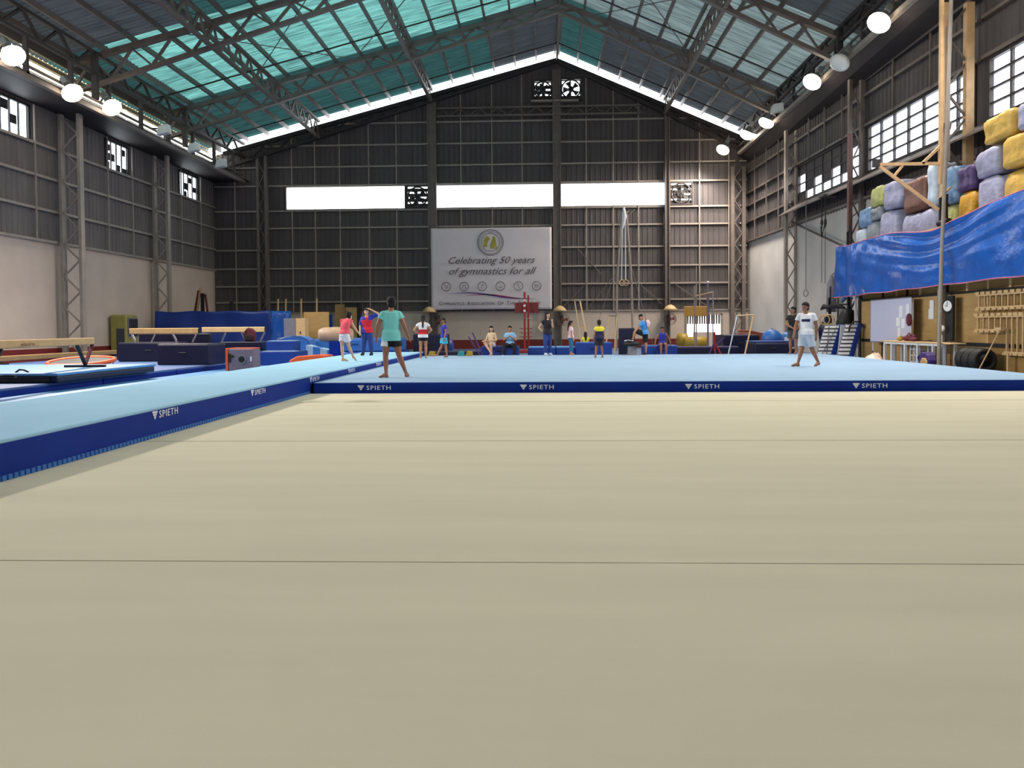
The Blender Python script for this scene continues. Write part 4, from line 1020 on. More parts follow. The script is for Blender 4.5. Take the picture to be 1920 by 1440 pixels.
def beam(label, a, b_, ztop, zfeet, legt=.75, m=None, th=.16, wid=.11, mark=True, legm=None):
    a = Vector(a); b_ = Vector(b_); m = m or M_suede; legm = legm or M_chrome
    t = thing('balance_beam', label, 'balance beam', (*(a.lerp(b_, .5)), zfeet))
    A = Vector((a.x, a.y, ztop-th/2)); B = Vector((b_.x, b_.y, ztop-th/2)); d = (B-A).normalized(); s = d.cross(Vector((0, 0, 1)))
    part(t, 'beam_body', m, lambda q: q.bar(A, B, wid, th), bevel=.025)
    for E, sg in ((A, 1), (B, -1)):
        part(t, 'end_cap', M_black, lambda q: q.bar(E-d*sg*.02, E+d*sg*.03, wid*.96, th*.96), bevel=.02)
        base = E+d*sg*legt; base.z = zfeet
        for q0 in (-.42, .42):
            p = E+d*sg*(legt+q0); p.z = ztop-th
            part(t, 'leg', M_maroonf if q0 < 0 and legm is M_black else legm, lambda q: q.bar(base+Vector((0, 0, .065)), p, .07, .05))
        part(t, 'foot', M_black, lambda q: q.bar(base-s*.45+Vector((0, 0, .025)), base+s*.45+Vector((0, 0, .025)), .09, .05))
    return t
b1 = beam('nearest balance beam, tan suede, running out of the left edge of the picture', (-10.72, 18.55), (-9.98, 13.6), 1.04, .36, .45, legm=M_black)
bt = text_mesh('JANSSEN-FRITSEN', .075, 0, .001)
put_text(bt, 'maker_print', M_maroonf, b1, (-10.12+.063, 14.95, .92), (-.148, .989, 0), (0, 0, 1), .95)
bt2 = MB()
beam('low brown balance beam on the mats along the left wall', (-17.0, 23.2), (-17.15, 33.0), .42, .16, .8, th=.17, mark=False, m=mat('worn_suede', (160, 128, 84), .9, 0, .1, 5), legm=M_black)
beam('tan balance beam behind the navy blocks, left of the pair', (-14.35, 27.1), (-11.9, 27.1), 1.27, .16, .5, th=.2)
beam('pale balance beam in front of the blue tarpaulin, right of the pair', (-12.38, 28.45), (-10.05, 28.45), 1.295, .16, .45, th=.19, m=mat('pale_suede', (222, 190, 142), .9, 0, .06, 6))
# mini trampoline with orange edge
mt = thing('mini_trampoline', 'round mini trampoline with a bright orange rim under the nearest beam', 'trampoline', (-12.4, 20.9, .16))
part(mt, 'rim_pad', M_orange, lambda b: b.path([(-12.4+.8*math.cos(2*math.pi*i/28), 20.9+.8*math.sin(2*math.pi*i/28), .38+.08*math.sin(2*math.pi*i/28)) for i in range(28)], .055, 8, closed=True), smooth=True)
part(mt, 'jumping_bed', M_black, lambda b: b.disc((-12.4, 20.9, .39), .72, (0, -.1, 1), .01))
for k in range(6):
    a = k*math.pi/3+.3; part(mt, 'leg', M_chrome, lambda b: b.tube((-12.4+.78*math.cos(a), 20.9+.78*math.sin(a), .165), (-12.4+.78*math.cos(a), 20.9+.78*math.sin(a), .38+.08*math.sin(a)), .018))
one('support_post', 'dark narrow post standing before the yellow-green cooler on the left wall', 'post', M_black, lambda b: b.box(-15.1, -14.9, 27.6, 27.8, .17, 1.28).box(-15.2, -14.8, 27.5, 27.9, .165, .2), bevel=.015)
# navy blocks
mat_block('foam_block', 'dark navy foam block under the left balance beam of the pair', 'foam block', -14.12, -12.05, 25.9, 26.6, .165, .80, M_blued)
mat_block('foam_block', 'dark navy foam block nearest the runway, standing before the two beams', 'foam block', -11.52, -9.95, 23.3, 24.6, .165, .79, M_blued)
one('mat_stack_back', 'dark navy upright mats behind the left beam of the pair', 'gym mat', M_blued, lambda b: b.box(-14.3, -11.75, 27.6, 27.85, .165, 1.08), bevel=.03)
# stepped blocks
st = thing('step_block', 'dark navy stepped foam block behind the orange-edged speaker box', 'foam block', (-10.6, 27.0, .16))
part(st, 'lower_step', M_blued, lambda b: b.box(-11.15, -9.65, 26.4, 27.9, .165, .48), bevel=.025)
part(st, 'upper_step', M_blued, lambda b: b.box(-11.1, -9.7, 27.0, 27.9, .481, .78), bevel=.025)
st2 = thing('step_block', 'navy stepped foam block with paler treads beside the dark stepped block', 'foam block', (-9.0, 27.0, .0))
part(st2, 'lower_step', M_blue, lambda b: b.box(-9.5, -8.25, 26.2, 27.6, .002, .46), bevel=.025)
part(st2, 'upper_step', M_blue, lambda b: b.box(-9.45, -8.5, 26.8, 27.6, .46, .80), bevel=.025)
part(st2, 'tread', M_ltblue, lambda b: b.box(-9.4, -8.3, 26.22, 26.78, .46, .475).box(-9.4, -8.55, 26.82, 27.58, .80, .815))
for i, (z, x0) in enumerate(((.165, -9.93), (.255, -9.9), (.345, -9.93))):
    one('thin_mat', ('blue folded thin mat at the bottom of the small stack beside the navy block', 'blue folded thin mat in the middle of the small stack beside the navy block', 'blue folded thin mat on top of the small stack beside the navy block')[i], 'gym mat', M_blue, lambda b: b.box(x0-.9, x0, 25.0, 26.1, z, z+.085), bevel=.02, group='thin mats stacked beside the navy block')
# speaker box
sp = thing('speaker_box', 'grey carpeted speaker box with a round port and orange edge beside the runway', 'speaker', (-8.8, 23.0, 0))
part(sp, 'cabinet', mat('grey_carpet_cover', (118, 106, 118), .95, 0, .15, 20), lambda b: b.box(-9.18, -8.46, 22.85, 23.5, .002, .64), bevel=.03)
part(sp, 'edge_trim', M_orange, lambda b: b.box(-9.26, -9.19, 22.84, 23.5, .002, .66).box(-9.2, -8.46, 22.9, 23.5, .64, .665), bevel=.02)
pr = part(sp, 'speaker_port', M_black, lambda b: b.disc((-8.78, 22.845, .33), .1, (0, 1, 0), .02))
part(sp, 'bass_port', M_black, lambda b: b.disc((-9.05, 22.845, .42), .04, (0, 1, 0), .02))
part(sp, 'side_slot', M_black, lambda b: b.box(-9.16, -9.1, 22.83, 22.85, .25, .5))
part(pr, 'port_rim', M_grey, lambda b: b.ring((-8.78, 22.838, .33), .11, .015, (0, 1, 0)))
part(sp, 'label_plate', M_white, lambda b: b.box(-8.53, -8.49, 22.84, 22.851, .28, .42))
bp = thing('backpack', 'maroon and black backpack leaning on the step block below the pale beam', 'bag', (-10.25, 27.35, .78))
pk = part(bp, 'pack_body', M_maroonf, lambda b: b.prism([(-10.44, .79), (-10.06, .79), (-10.05, 1.02), (-10.09, 1.16), (-10.18, 1.25), (-10.32, 1.25), (-10.41, 1.16), (-10.45, 1.02)], 'xz', 27.36, 27.58), bevel=.045, seg=3)
part(pk, 'front_pocket', C_dk, lambda b: b.prism([(-10.39, .82), (-10.11, .82), (-10.11, .97), (-10.18, 1.03), (-10.32, 1.03), (-10.39, .97)], 'xz', 27.29, 27.37), bevel=.025)
part(pk, 'strap', C_dk, lambda b: b.path([(-10.37, 27.35, .86), (-10.43, 27.3, 1.04), (-10.32, 27.38, 1.22), (-10.25, 27.4, 1.26)], .018, 6))
# tarpaulin enclosure
M_tarp = mat('blue_tarpaulin', (20, 88, 178), .27, 0, .16, 2.5, .9, 5.5, spec=.6)
M_tarpd = mat('deep_blue_tarpaulin', (14, 52, 132), .4, 0, .14, 1.2, .3, 3)
tp = thing('tarpaulin_enclosure', 'deep blue tarpaulin sheet screening the far left corner', 'tarpaulin', (-15.3, 37.5, 0))
part(tp, 'front_sheet', M_tarpd, lambda b: b.grid(lambda u, v: (-18.5+5.6*u, 37.3+.05*math.sin(u*23)*(1-.5*v)+.04*math.sin(v*7+u*5), .02+2.08*v-.05*math.sin(u*math.pi*3)**2*v), 40, 14), smooth=True, solid=.02)
part(tp, 'side_sheet', M_tarp, lambda b: b.grid(lambda u, v: (-12.9+.75*u+.04*math.sin(v*9), 37.3+.5*u+.05*math.sin(u*14), .02+2.05*v), 10, 12), smooth=True, solid=.02)
for x in (-18.5, -15.7, -12.9, -12.15): part(tp, 'frame_pole', M_steel_d, lambda b: b.tube((x, 37.42+(.45 if x > -12.5 else 0), .0), (x, 37.42+(.45 if x > -12.5 else 0), 2.06), .03))
# leaning timbers behind the tarp
for i, (x0, x1, z1, lab, m) in enumerate(((-18.0, -17.55, 3.2, 'thin brown pole leaning on the left wall, outermost left', M_maroonf), (-17.8, -17.45, 3.3, 'brown pole leaning on the left wall, tallest of the bundle', M_ply), (-17.2, -17.35, 3.05, 'short thick dark timber in the leaning bundle by the left wall', M_black), (-16.7, -17.2, 3.0, 'brown pole of the leaning bundle tilting the other way', M_maroonf), (-15.9, -15.85, 2.6, 'lone dark upright timber behind the tarpaulin', M_black))):
    one('leaning_pole', lab, 'pole', m, lambda b: b.bar((x0, 39.6, 0), (x1, 40.0, z1), .08 if m is not M_black else .14), group='poles leaning in the left corner')
# cabinets
one('plywood_cabinet_panel', 'tall beige board standing behind the small cabinet', 'board', M_ply, lambda b: b.box(-11.0, -9.85, 36.2, 36.35, -.01, 1.98), bevel=.01)
cb = thing('cabinet', 'grey and beige cabinet standing at the right end of the blue tarpaulin', 'cabinet', (-11.1, 35, 0))
part(cb, 'cabinet_body', M_grey, lambda b: b.box(-11.55, -11.0, 35.06, 35.6, -.01, 1.68), bevel=.015)
dd = part(cb, 'door', M_wood, lambda b: b.box(-11.0, -10.58, 35.04, 35.6, .02, 1.68), bevel=.015)
part(dd, 'handle', M_black, lambda b: b.box(-10.82, -10.79, 35.0, 35.04, 1.0, 1.1))
for x in (-13.5, -13.1, -12.3, -11.5):
    one('wooden_batten', {-13.5: 'pale upright batten above the tarpaulin, leftmost of four', -13.1: 'pale upright batten above the tarpaulin, second from left', -12.3: 'pale upright batten above the cabinet, third from left', -11.5: 'pale leaning batten above the beige board, rightmost of four'}[x], 'batten', M_wood, lambda b: b.bar((x, 40.0, 0), (x-.05, 40.3, 2.75), .07, .05), group='battens standing on the far left')
hb = thing('domed_mat', 'bright blue domed foam mat in front of the small cabinet', 'gym mat', (-9.2, 29, 0))
dm = part(hb, 'dome', M_bluem, lambda b: b.prism([(-9.88, .002), (-8.7, .002), (-8.7, .55), (-8.8, .8), (-9.05, .92), (-9.4, .95), (-9.7, .9), (-9.88, .84)], 'xz', 29.4, 30.4), bevel=.05, seg=3)
part(dm, 'piping', M_blue, lambda b: b.path([(-9.95, 29.39, .82), (-9.7, 29.39, .9), (-9.4, 29.39, .95), (-9.05, 29.39, .92), (-8.8, 29.39, .8), (-8.7, 29.39, .55)], .015, 6))
wd = thing('wedge_mat', 'striped blue and white wedge mat sloping down beside the domed mat', 'gym mat', (-8, 29, 0))
for k in range(7):
    x0 = -8.62+k*.26; z0 = .62-k*.06
    part(wd, 'wedge_stripe', M_bluem if k % 2 else M_ltblue, lambda b: b.prism([(x0, .002), (x0+.255, .002), (x0+.255, z0-.06), (x0, z0)], 'xz', 28.6, 29.3))
cooler = thing('wall_cooler', 'yellow-green cabinet unit with a dark grille standing at the left wall', 'cooler', (-18.6, 35, 0))
part(cooler, 'casing', mat('olive_yellow_paint', (150, 140, 70), .5, 0, .1, 3), lambda b: b.box(-19.1, -18.35, 34.4, 35.4, .3, 1.88), bevel=.08, seg=3)
part(cooler, 'grille', M_grey, lambda b: b.box(-18.34, -18.3, 34.5, 35.3, .9, 1.75))
for k in range(5): part(cooler, 'grille_slat', M_black, lambda b: b.box(-18.31, -18.27, 34.55+k*.15, 34.62+k*.15, .95, 1.7))
part(cooler, 'stand', M_steel_d, lambda b: b.box(-19.05, -18.4, 34.5, 35.3, -.01, .3))
# vault
vt = thing('vaulting_horse', 'tan leather vaulting horse on a blue pedestal behind the coral-topped girl', 'vault', (-7.3, 27, 0))
part(vt, 'horse_body', mat('tan_leather', (176, 148, 124), .5, 0, .15, 4), lambda b: b.lathe([(.05, -.62), (.19, -.58), (.25, -.44), (.27, 0), (.25, .44), (.19, .58), (.05, .62)], (-7.2, 27.4, 1.0), 20, 'x'), smooth=True)
part(vt, 'pedestal', M_navy, lambda b: b.box(-7.4, -7.0, 27.2, 27.6, .04, .78), bevel=.03)
part(vt, 'base_plate', M_blued, lambda b: b.box(-7.75, -6.7, 27.0, 27.9, .002, .06), bevel=.02)
mat_block('landing_mat', 'bright blue landing mat stacked behind the vaulting horse', 'gym mat', -8.9, -5.7, 30.6, 33.0, .302, .82, M_bluem, bevel=.05)
mat_block('landing_mat', 'dark blue landing mat at the bottom of the stack behind the vaulting horse', 'gym mat', -9.0, -5.6, 30.5, 33.1, .002, .30, M_blue, bevel=.04, seam=False)
one('orange_springboard', 'flat orange springboard tip beside the far runway edge', 'springboard', M_orange, lambda b: b.prism([(-8.15, .002), (-6.9, .002), (-6.9, .36), (-7.2, .38), (-7.9, .33), (-8.15, .2)], 'xz', 25.2, 25.9), bevel=.03)
# yellow boards and dark frame at the far wall
one('plywood_board', 'yellow plywood board leaning on the far wall left of the red-shirted man', 'board', M_ply, lambda b: b.box(-11.75, -11.1, 44.6, 44.66, -.01, 2.58))
db = thing('storage_cupboard', 'yellow plywood cupboard in a dark frame behind the red-shirted man', 'cupboard', (-10.7, 44.5, 0))
part(db, 'frame', M_black, lambda b: b.box(-11.15, -10.35, 44.45, 44.9, 2.42, 2.6).box(-10.45, -10.3, 44.45, 44.9, -.01, 2.42).box(-11.15, -10.35, 44.7, 44.9, -.01, 2.42))
dd = part(db, 'door', M_ply, lambda b: b.box(-11.05, -10.47, 44.4, 44.45, .05, 2.4))
part(dd, 'door_knob', M_chrome, lambda b: b.ell((-10.55, 44.38, 1.1), .03, .03, .03, 8, 6))
one('blue_pad', 'blue upright pad leaning beside the yellow plywood board', 'gym mat', M_blue, lambda b: b.box(-12.6, -11.85, 44.3, 44.5, -.01, 2.0), bevel=.04)
mat_block('landing_mat', 'tall navy crash mat standing behind the girl with the ponytail', 'gym mat', -5.5, -4.0, 33.5, 34.0, .002, .95, M_blued)

# ================================================================== FAR CENTRE EQUIPMENT
mat_block('sitting_block', 'blue foam block carrying the seated couple', 'foam block', -2.45, -.95, 31.25, 32.2, .002, .47, M_blue)
mat_block('low_mat', 'long dark blue mat along the far edge of the floor mat, left half', 'gym mat', -5.2, -2.5, 31.6, 33.2, .002, .26, M_blued, seam=False)
one('exercise_ball', 'dark blue exercise ball on the floor before the maroon wall band', 'ball', M_blue, lambda b: b.ell((-4.3, 34.5, .43), .42, .42, .42, 20, 12), smooth=True)
for i, (x, m, lab) in enumerate(((-4.0, M_yellow, 'small yellow foam wedge at the far left edge of the blue mat'), (-2.95, mat('teal_foam', (32, 132, 140), .7), 'small teal foam wedge at the far edge of the blue mat'), (-2.65, M_yellow, 'small yellow foam wedge right of the teal one'))):
    one('foam_wedge', lab, 'foam wedge', m, lambda b: b.prism([(x-.13, .2), (x+.13, .2), (x+.11, .36), (x-.05, .38)], 'xz', 28.3, 28.55), bevel=.015, group='small wedges on the mat edge')
pb = thing('slanted_bars', 'pair of dark slanted bars propped left of the seated woman', 'bars', (-2.6, 31.0, 0))
for dx, z in ((-.35, .86), (-.2, 1.02)): part(pb, 'bar', M_purple, lambda b: b.tube((-2.55+dx, 30.9, z), (-2.2+dx*.5, 30.7, .05), .03))
part(pb, 'foot', M_purple, lambda b: b.box(-2.5, -2.1, 30.6, 30.95, -.01, .05))
# basketball stand
bs = thing('basketball_stand', 'red and white basketball stand with pegged post before the banner', 'basketball hoop', (-.8, 38, 0))
M_redp = mat('red_paint', (150, 30, 30), .45, 0, .12, 4)
part(bs, 'post', M_redp, lambda b: b.box(-.92, -.82, 37.95, 38.05, -.01, 2.9), bevel=.01)
part(bs, 'post', M_redp, lambda b: b.box(-.74, -.66, 38.15, 38.23, -.01, 2.75), bevel=.01)
for z in (1.95, 2.2, 2.45): part(bs, 'white_band', M_whitep, lambda b: b.box(-.925, -.815, 37.94, 38.06, z, z+.09))
part(bs, 'backboard', mat('maroon_board', (120, 40, 44), .5, 0, .1, 3), lambda b: b.box(-1.35, -.2, 38.3, 38.36, 1.9, 2.4), bevel=.01)
part(bs, 'target_frame', M_redp, lambda b: b.box(-1.1, -.45, 38.27, 38.3, 2.3, 2.34).box(-1.1, -.45, 38.27, 38.3, 2.0, 2.04).box(-1.1, -1.06, 38.27, 38.3, 2.0, 2.34).box(-.49, -.45, 38.27, 38.3, 2.0, 2.34))
part(bs, 'hoop', M_steel_l, lambda b: b.ring((-.75, 38.0, 1.63), .24, .015, (0, 0, 1), 20))
part(bs, 'hoop_arm', M_steel_l, lambda b: b.bar((-.75, 38.24, 1.63), (-.75, 38.3, 1.95), .05))
for z in (.75, .95, 1.15): part(bs, 'climbing_peg', M_redp, lambda b: b.tube((-1.12, 38.0, z), (-.52, 38.05, z), .018))
part(bs, 'base', M_redp, lambda b: b.box(-1.15, -.45, 37.7, 38.5, -.01, .12), bevel=.02)
# blue mats
mat_block('sloped_mat', 'pale blue topped mat behind the woman in black, left of the pair', 'gym mat', -.6, .5, 31.6, 33.4, .002, .42, M_blue, M_bluel, seam=False)
mat_block('sloped_mat', 'pale blue topped mat behind the girl in pink, right of the pair', 'gym mat', .52, 1.3, 31.6, 33.4, .002, .42, M_blue, M_bluel, seam=False)
mat_block('long_block', 'long bright blue foam block behind the child in the yellow and navy jersey', 'foam block', 1.3, 2.72, 31.4, 32.4, .002, .6, M_blue, M_bluem)
mat_block('upright_mat', 'dark blue mat standing upright behind the round trainer', 'gym mat', 3.1, 3.75, 32.6, 32.85, .002, 1.15, M_blued)
mat_block('sitting_block', 'bright blue foam block under the boy in the leotard', 'foam block', 3.95, 5.25, 31.25, 32.2, .002, .47, M_blue, M_bluem)
ms = thing('mushroom_trainer', 'round mushroom trainer with a grey pedestal and dark cap, under the raised foot', 'mushroom trainer', (3.17, 28.45, .2))
part(ms, 'pedestal', M_grey, lambda b: b.lathe([(.2, .01), (.17, .03), (.15, .33)], n=18), local=True)
part(ms, 'cap', M_black, lambda b: b.lathe([(.18, .32), (.30, .36), (.31, .42), (.22, .47), (.05, .49)], n=22), local=True, smooth=True)
part(ms, 'base_plate', M_grey, lambda b: b.lathe([(.34, .0), (.34, .012), (.2, .02)], n=22), local=True)
sw = one('white_towel', 'white towel lying on the dark cap of the round trainer', 'towel', C_wht, lambda b: b.grid(lambda u, v: (2.90+.3*u, 28.3+.25*v, .695+.03*math.sin(u*5+v*3)+.05*u), 8, 6), solid=.015, smooth=True)
# A-frame bars
def ladder_frame(label, x, y, z1, w, lean, spread=.0):
    t = thing('ladder_frame', label, 'frame', (x, y, 0))
    for s in (-1, 1): part(t, 'rail', M_wood, lambda b: b.bar((x+s*w/2+lean, y, 0), (x+s*w/2*.8, y+.3, z1), .05, .05))
    part(t, 'rung', M_wood, lambda b: b.bar((x-w/2+lean*.5, y+.15, z1*.5), (x+w/2+lean*.5, y+.15, z1*.5), .035))
    part(t, 'top_bar', M_steel_l, lambda b: b.tube((x-w/2, y+.3, z1), (x+w/2, y+.3, z1), .04))
ladder_frame('tall pale wooden frame leaning to the left behind the girl in pink', 1.57, 36, 2.42, .3, .38)
ladder_frame('pale wooden frame right of the child in the yellow and navy jersey', 3.2, 36, 1.72, .42, -.2)
# ring tower
rt = thing('rings_frame', 'tall steel still-rings frame with white straps and two wooden rings', 'rings frame', (4.1, 40, 0))
for s in (-1, 1):
    part(rt, 'upright', M_steel_l, lambda b: b.path([(4.08+s*.42, 40, 0), (4.08+s*.36, 40, 3.4), (4.08+s*.12, 40, 6.9)], [.06, .055, .045], 8))
    part(rt, 'strap', M_whitep, lambda b: b.bar((4.06+s*.07, 39.9, 6.9), (4.04+s*.10, 39.9, 3.55), .045, .01))
    part(rt, 'ring', M_wood, lambda b: b.ring((4.05+s*.1, 39.9, 3.4), .14, .022, (s*.5, 1, 0), 20))
    part(rt, 'guy_wire', M_steel_l, lambda b: b.tube((4.08+s*.3, 40, 4.4), (4.08+s*1.7, 41.5, 0), .012, 5))
part(rt, 'top_bar', M_steel_l, lambda b: b.tube((3.85, 40, 6.9), (4.32, 40, 6.9), .06))
part(rt, 'padding', M_whitep, lambda b: b.path([(4.06, 39.95, 7.15), (4.1, 39.92, 6.7), (4.0, 39.9, 6.1)], [.05, .1, .04], 8))
# wall fans and dome lamps
def pedestal_wall_fan(label, x, z):
    t = thing('wall_fan', label, 'fan', (x, YB-.6, z))
    part(t, 'cage', M_steel, lambda b: [b.ring((0, -.1, 0), q, .014, (0, 1, 0), 20, 4) for q in (.12, .24, .34)]+[b.ring((0, .05, 0), .34, .014, (0, 1, 0), 20, 4)], local=True)
    for k in range(3):
        a = 2*math.pi*k/3; part(t, 'blade', M_maroonf, lambda b: b.add([(.03*math.cos(a), -.03, .03*math.sin(a)), (.3*math.cos(a-.3), -.05, .3*math.sin(a-.3)), (.3*math.cos(a+.5), .02, .3*math.sin(a+.5))]+[(.03*math.cos(a), -.02, .03*math.sin(a)), (.3*math.cos(a-.3), -.04, .3*math.sin(a-.3)), (.3*math.cos(a+.5), .03, .3*math.sin(a+.5))], [(0,1,2),(5,4,3),(0,3,4,1),(1,4,5,2),(2,5,3,0)]), local=True)
    part(t, 'motor', mat('brown_motor', (120, 62, 40), .5, 0, .1), lambda b: b.lathe([(.05, -.1), (.09, .0), (.11, .2), (.05, .3)], ax='y'), local=True)
    part(t, 'bracket', M_steel_d, lambda b: b.bar((0, .2, 0), (.0, .54, .0), .05).bar((0, .5, -.2), (0, .5, .3), .06), local=True)
pedestal_wall_fan('small wall fan beside the tall column right of the banner', 1.15, 1.62)
pedestal_wall_fan('small wall fan above the boy in the leotard', 7.2, 1.62)
pedestal_wall_fan('small wall fan below the left corner of the banner', -6.0, 1.62)
def dome(label, x):
    t = thing('dome_shade', label, 'lamp', (x, YB-1.05, 2.1))
    part(t, 'shade', M_wood, lambda b: b.lathe([(.40, .0), (.34, .12), (.2, .26), (.06, .32)], n=20), local=True, smooth=True)
    part(t, 'stem', M_steel_d, lambda b: b.bar((0, 0, .3), (0, .6, .45), .04), local=True)
dome('pale conical shade on the column right of the banner', .95)
dome('pale conical shade on the slim column above the boy in the leotard', 7.15)
dome('pale conical shade below the left corner of the banner', -6.45)
# plywood backboard and high bar near the doorway
pbd = thing('plywood_backboard', 'yellow plywood backboard on a thin stand above the doorway', 'backboard', (7.7, 40.3, 0))
part(pbd, 'board', mat('ochre_plywood', (190, 142, 62), .6, 0, .08, 2), lambda b: b.box(7.08, 8.3, 40.2, 40.25, 1.7, 2.2), bevel=.03)
part(pbd, 'stand', M_steel_l, lambda b: b.box(7.68, 7.74, 40.26, 40.32, 0, 4.2))
hbar = thing('uneven_bars', 'tall uneven bars with purple padded posts before the doorway', 'uneven bars', (8, 39, 0))
part(hbar, 'upright', M_steel_l, lambda b: b.tube((7.45, 39.4, 0), (7.45, 39.4, 3.2), .04))
pu = part(hbar, 'upright', mat('lilac_grey_paint', (120, 104, 128), .5, 0, .1, 3), lambda b: b.tube((8.02, 39, 0), (8.02, 39, 3.3), .05))
part(hbar, 'upright', M_chrome, lambda b: b.tube((8.18, 38.6, 0), (8.18, 38.6, 2.9), .03))
part(hbar, 'high_bar', M_wood, lambda b: b.tube((7.5, 39.4, 2.68), (8.2, 38.6, 2.85), .03))
part(hbar, 'post_cap', M_whitep, lambda b: b.ell((8.02, 39, 3.33), .08, .08, .06, 10, 6))
part(hbar, 'guy_wire', M_steel, lambda b: b.tube((8.02, 39, 3.2), (7.6, 39.6, 2.6), .012, 5).tube((8.2, 38.6, 2.7), (9.0, 39.4, 2.0), .012, 5))
tr = thing('tripod_stand', 'small red and purple adjustable stand left of the uneven bars', 'stand', (7.1, 33, 0))
part(tr, 'column', M_redp, lambda b: b.tube((7.05, 33, .2), (7.05, 33, .95), .05))
for dx in (-.25, .02, .28): part(tr, 'leg', M_purple if dx < 0 else M_redp, lambda b: b.tube((7.05, 33, .55), (7.05+dx, 33-.1, .0), .03))
part(tr, 'arm', M_purple, lambda b: b.tube((7.0, 33, .3), (7.45, 33, .72), .035))
one('yellow_roll', 'yellow foam roll in the glare of the doorway', 'foam roll', M_yellow, lambda b: b.lathe([(.2, -.62), (.32, -.55), (.34, 0), (.32, .55), (.2, .62)], (7.9, 41.5, .335), 18, 'x'), smooth=True)
one('yellow_roll_small', 'shorter yellow foam roll at the left of the doorway', 'foam roll', M_yellow, lambda b: b.lathe([(.2, -.3), (.4, -.24), (.42, 0), (.4, .24), (.2, .3)], (7.4, 42.5, .42), 18, 'x'), smooth=True)
mat_block('crash_mat', 'dark navy crash mat stack in front of the doorway', 'gym mat', 7.75, 9.3, 34.5, 36.5, .002, .82, M_blued)
mat_block('crash_mat', 'low navy mat with pale edges before the doorway', 'gym mat', 5.3, 8.2, 33.6, 34.4, .002, .35, M_blued, M_purple, seam=False)
ub = thing('low_bars', 'slanted wooden parallel bar frame at the right rear of the mat', 'parallel bars', (7.6, 30.9, 0))
for x in (7.04, 7.66): part(ub, 'upright', M_wood if x > 7.5 else M_chrome, lambda b: b.path([(x, 30.6, .0), (x+.28, 30.9, .9), (x+.5, 31.15, 1.6)], .03, 8))
part(ub, 'top_bar', M_wood, lambda b: b.tube((7.53, 31.15, 1.6), (8.2, 31.15, 1.63), .03))
part(ub, 'cross_rod', M_steel_l, lambda b: b.tube((7.3, 30.9, .95), (7.95, 30.9, .92), .014, 6))
mat_block('vault_box', 'rounded dark blue padded box at the far right rear of the mat', 'foam block', 8.02, 9.5, 30.6, 32.0, .002, .62, M_blued, M_blue, bevel=.1)
one('small_card', 'small white card standing on the rounded blue box', 'card', M_whitep, lambda b: b.box(9.25, 9.43, 30.8, 30.83, .622, .77))
for i, (x, y, r, lab) in enumerate(((9.45, 33.2, .42, 'blue exercise ball behind the rounded blue box, left one'), (10.3, 33.9, .36, 'blue exercise ball behind the rounded blue box, right one'))):
    t = thing('exercise_ball', lab, 'ball', (x, y, 0), 0, 'exercise balls in the right corner')
    bs_ = part(t, 'ball_skin', M_bluem, lambda b: b.ell((x, y, .22+r), r, r, r, 20, 12), smooth=True)
    part(bs_, 'valve', M_black, lambda b: b.ell((x, y-.02, .22+2*r), .04, .04, .03, 8, 5))
    part(t, 'ring_base', M_blued, lambda b: b.ring((x, y, .12), .26, .12, (0, 0, 1), 18, 8))
one('orange_mat_flap', 'orange-brown mat flap folded over by the right corner column', 'gym mat', mat('rust_vinyl', (140, 66, 44), .6, 0, .12, 3), lambda b: b.prism([(8.9, .002), (10.6, .002), (10.5, .8), (9.6, 1.0), (9.1, 1.02)], 'xz', 37.2, 37.5), bevel=.03)
for i, (x, y) in enumerate(((4.3, 44.2), (9.3, 38.6))):
    pass

# ================================================================== RIGHT SIDE
XP = 11.5                                    # front face of the plywood partition under the mezzanine
M_plyd = mat('shaded_plywood', (150, 116, 62), .7, 0, .14, 1.5, stretch=(1, 1, 4))  # darker copy of the plywood, shade put into its colour
pt = thing('partition', 'plywood panelled partition under the storage loft on the right', 'partition', (XP+.2, 24, 0))
ybs = [29.2, 27.4, 25.6, 23.6, 23.1, 21.0, 18.4, 15.0]
for k, (a, c) in enumerate(zip(ybs[:-1], ybs[1:])):
    if k == 3: continue
    part(pt, 'plywood_panel', M_ply if k < 5 else M_plyd, lambda b: b.box(XP, XP+.04, c+.02, a-.02, -.01, 2.05))
    part(pt, 'upper_panel', M_plyd, lambda b: b.box(XP+.03, XP+.06, c+.02, a-.02, 2.12, 2.62))
part(pt, 'dark_batten', M_black, lambda b: b.box(XP-.02, XP+.05, 15, 29.2, 2.05, 2.12).box(XP-.03, XP+.05, 18.4, 29.2, .62, .72))
for y in ybs: part(pt, 'stud', M_black if y > 22 else M_wood, lambda b: b.box(XP-.01, XP+.08, y-.04, y+.04, -.01, 2.62))
for y in (26.3, 24.7, 22.0, 20.0): part(pt, 'blocking', M_wood, lambda b: b.box(XP-.02, XP+.03, y-.05, y+.05, 2.12, 2.62))
# posts by the clock
pc = thing('steel_post', 'pale steel post beside the wall clock holding up the storage loft', 'post', (11.25, 22.9, 0))
part(pc, 'shaft', M_steel_l, lambda b: b.box(11.15, 11.3, 22.78, 22.93, -.01, 2.5))
part(pc, 'base_plate', M_steel_d, lambda b: b.box(11.08, 11.37, 22.7, 23.0, -.015, .01))
ck = thing('wall_clock', 'round white-faced clock with a dark rim on the post', 'clock', (11.16, 22.6, 1.72))
part(ck, 'rim', M_black, lambda b: b.ring((11.2, 22.45, 1.72), .17, .025, (1, .35, 0), 28))
dl = part(ck, 'dial', M_whitep, lambda b: b.disc((11.2, 22.45, 1.72), .165, (1, .35, 0), .02, 28))
part(dl, 'hand', M_black, lambda b: b.bar((11.185, 22.45, 1.72), (11.185, 22.45, 1.84), .012).bar((11.185, 22.45, 1.72), (11.16, 22.52, 1.73), .014))
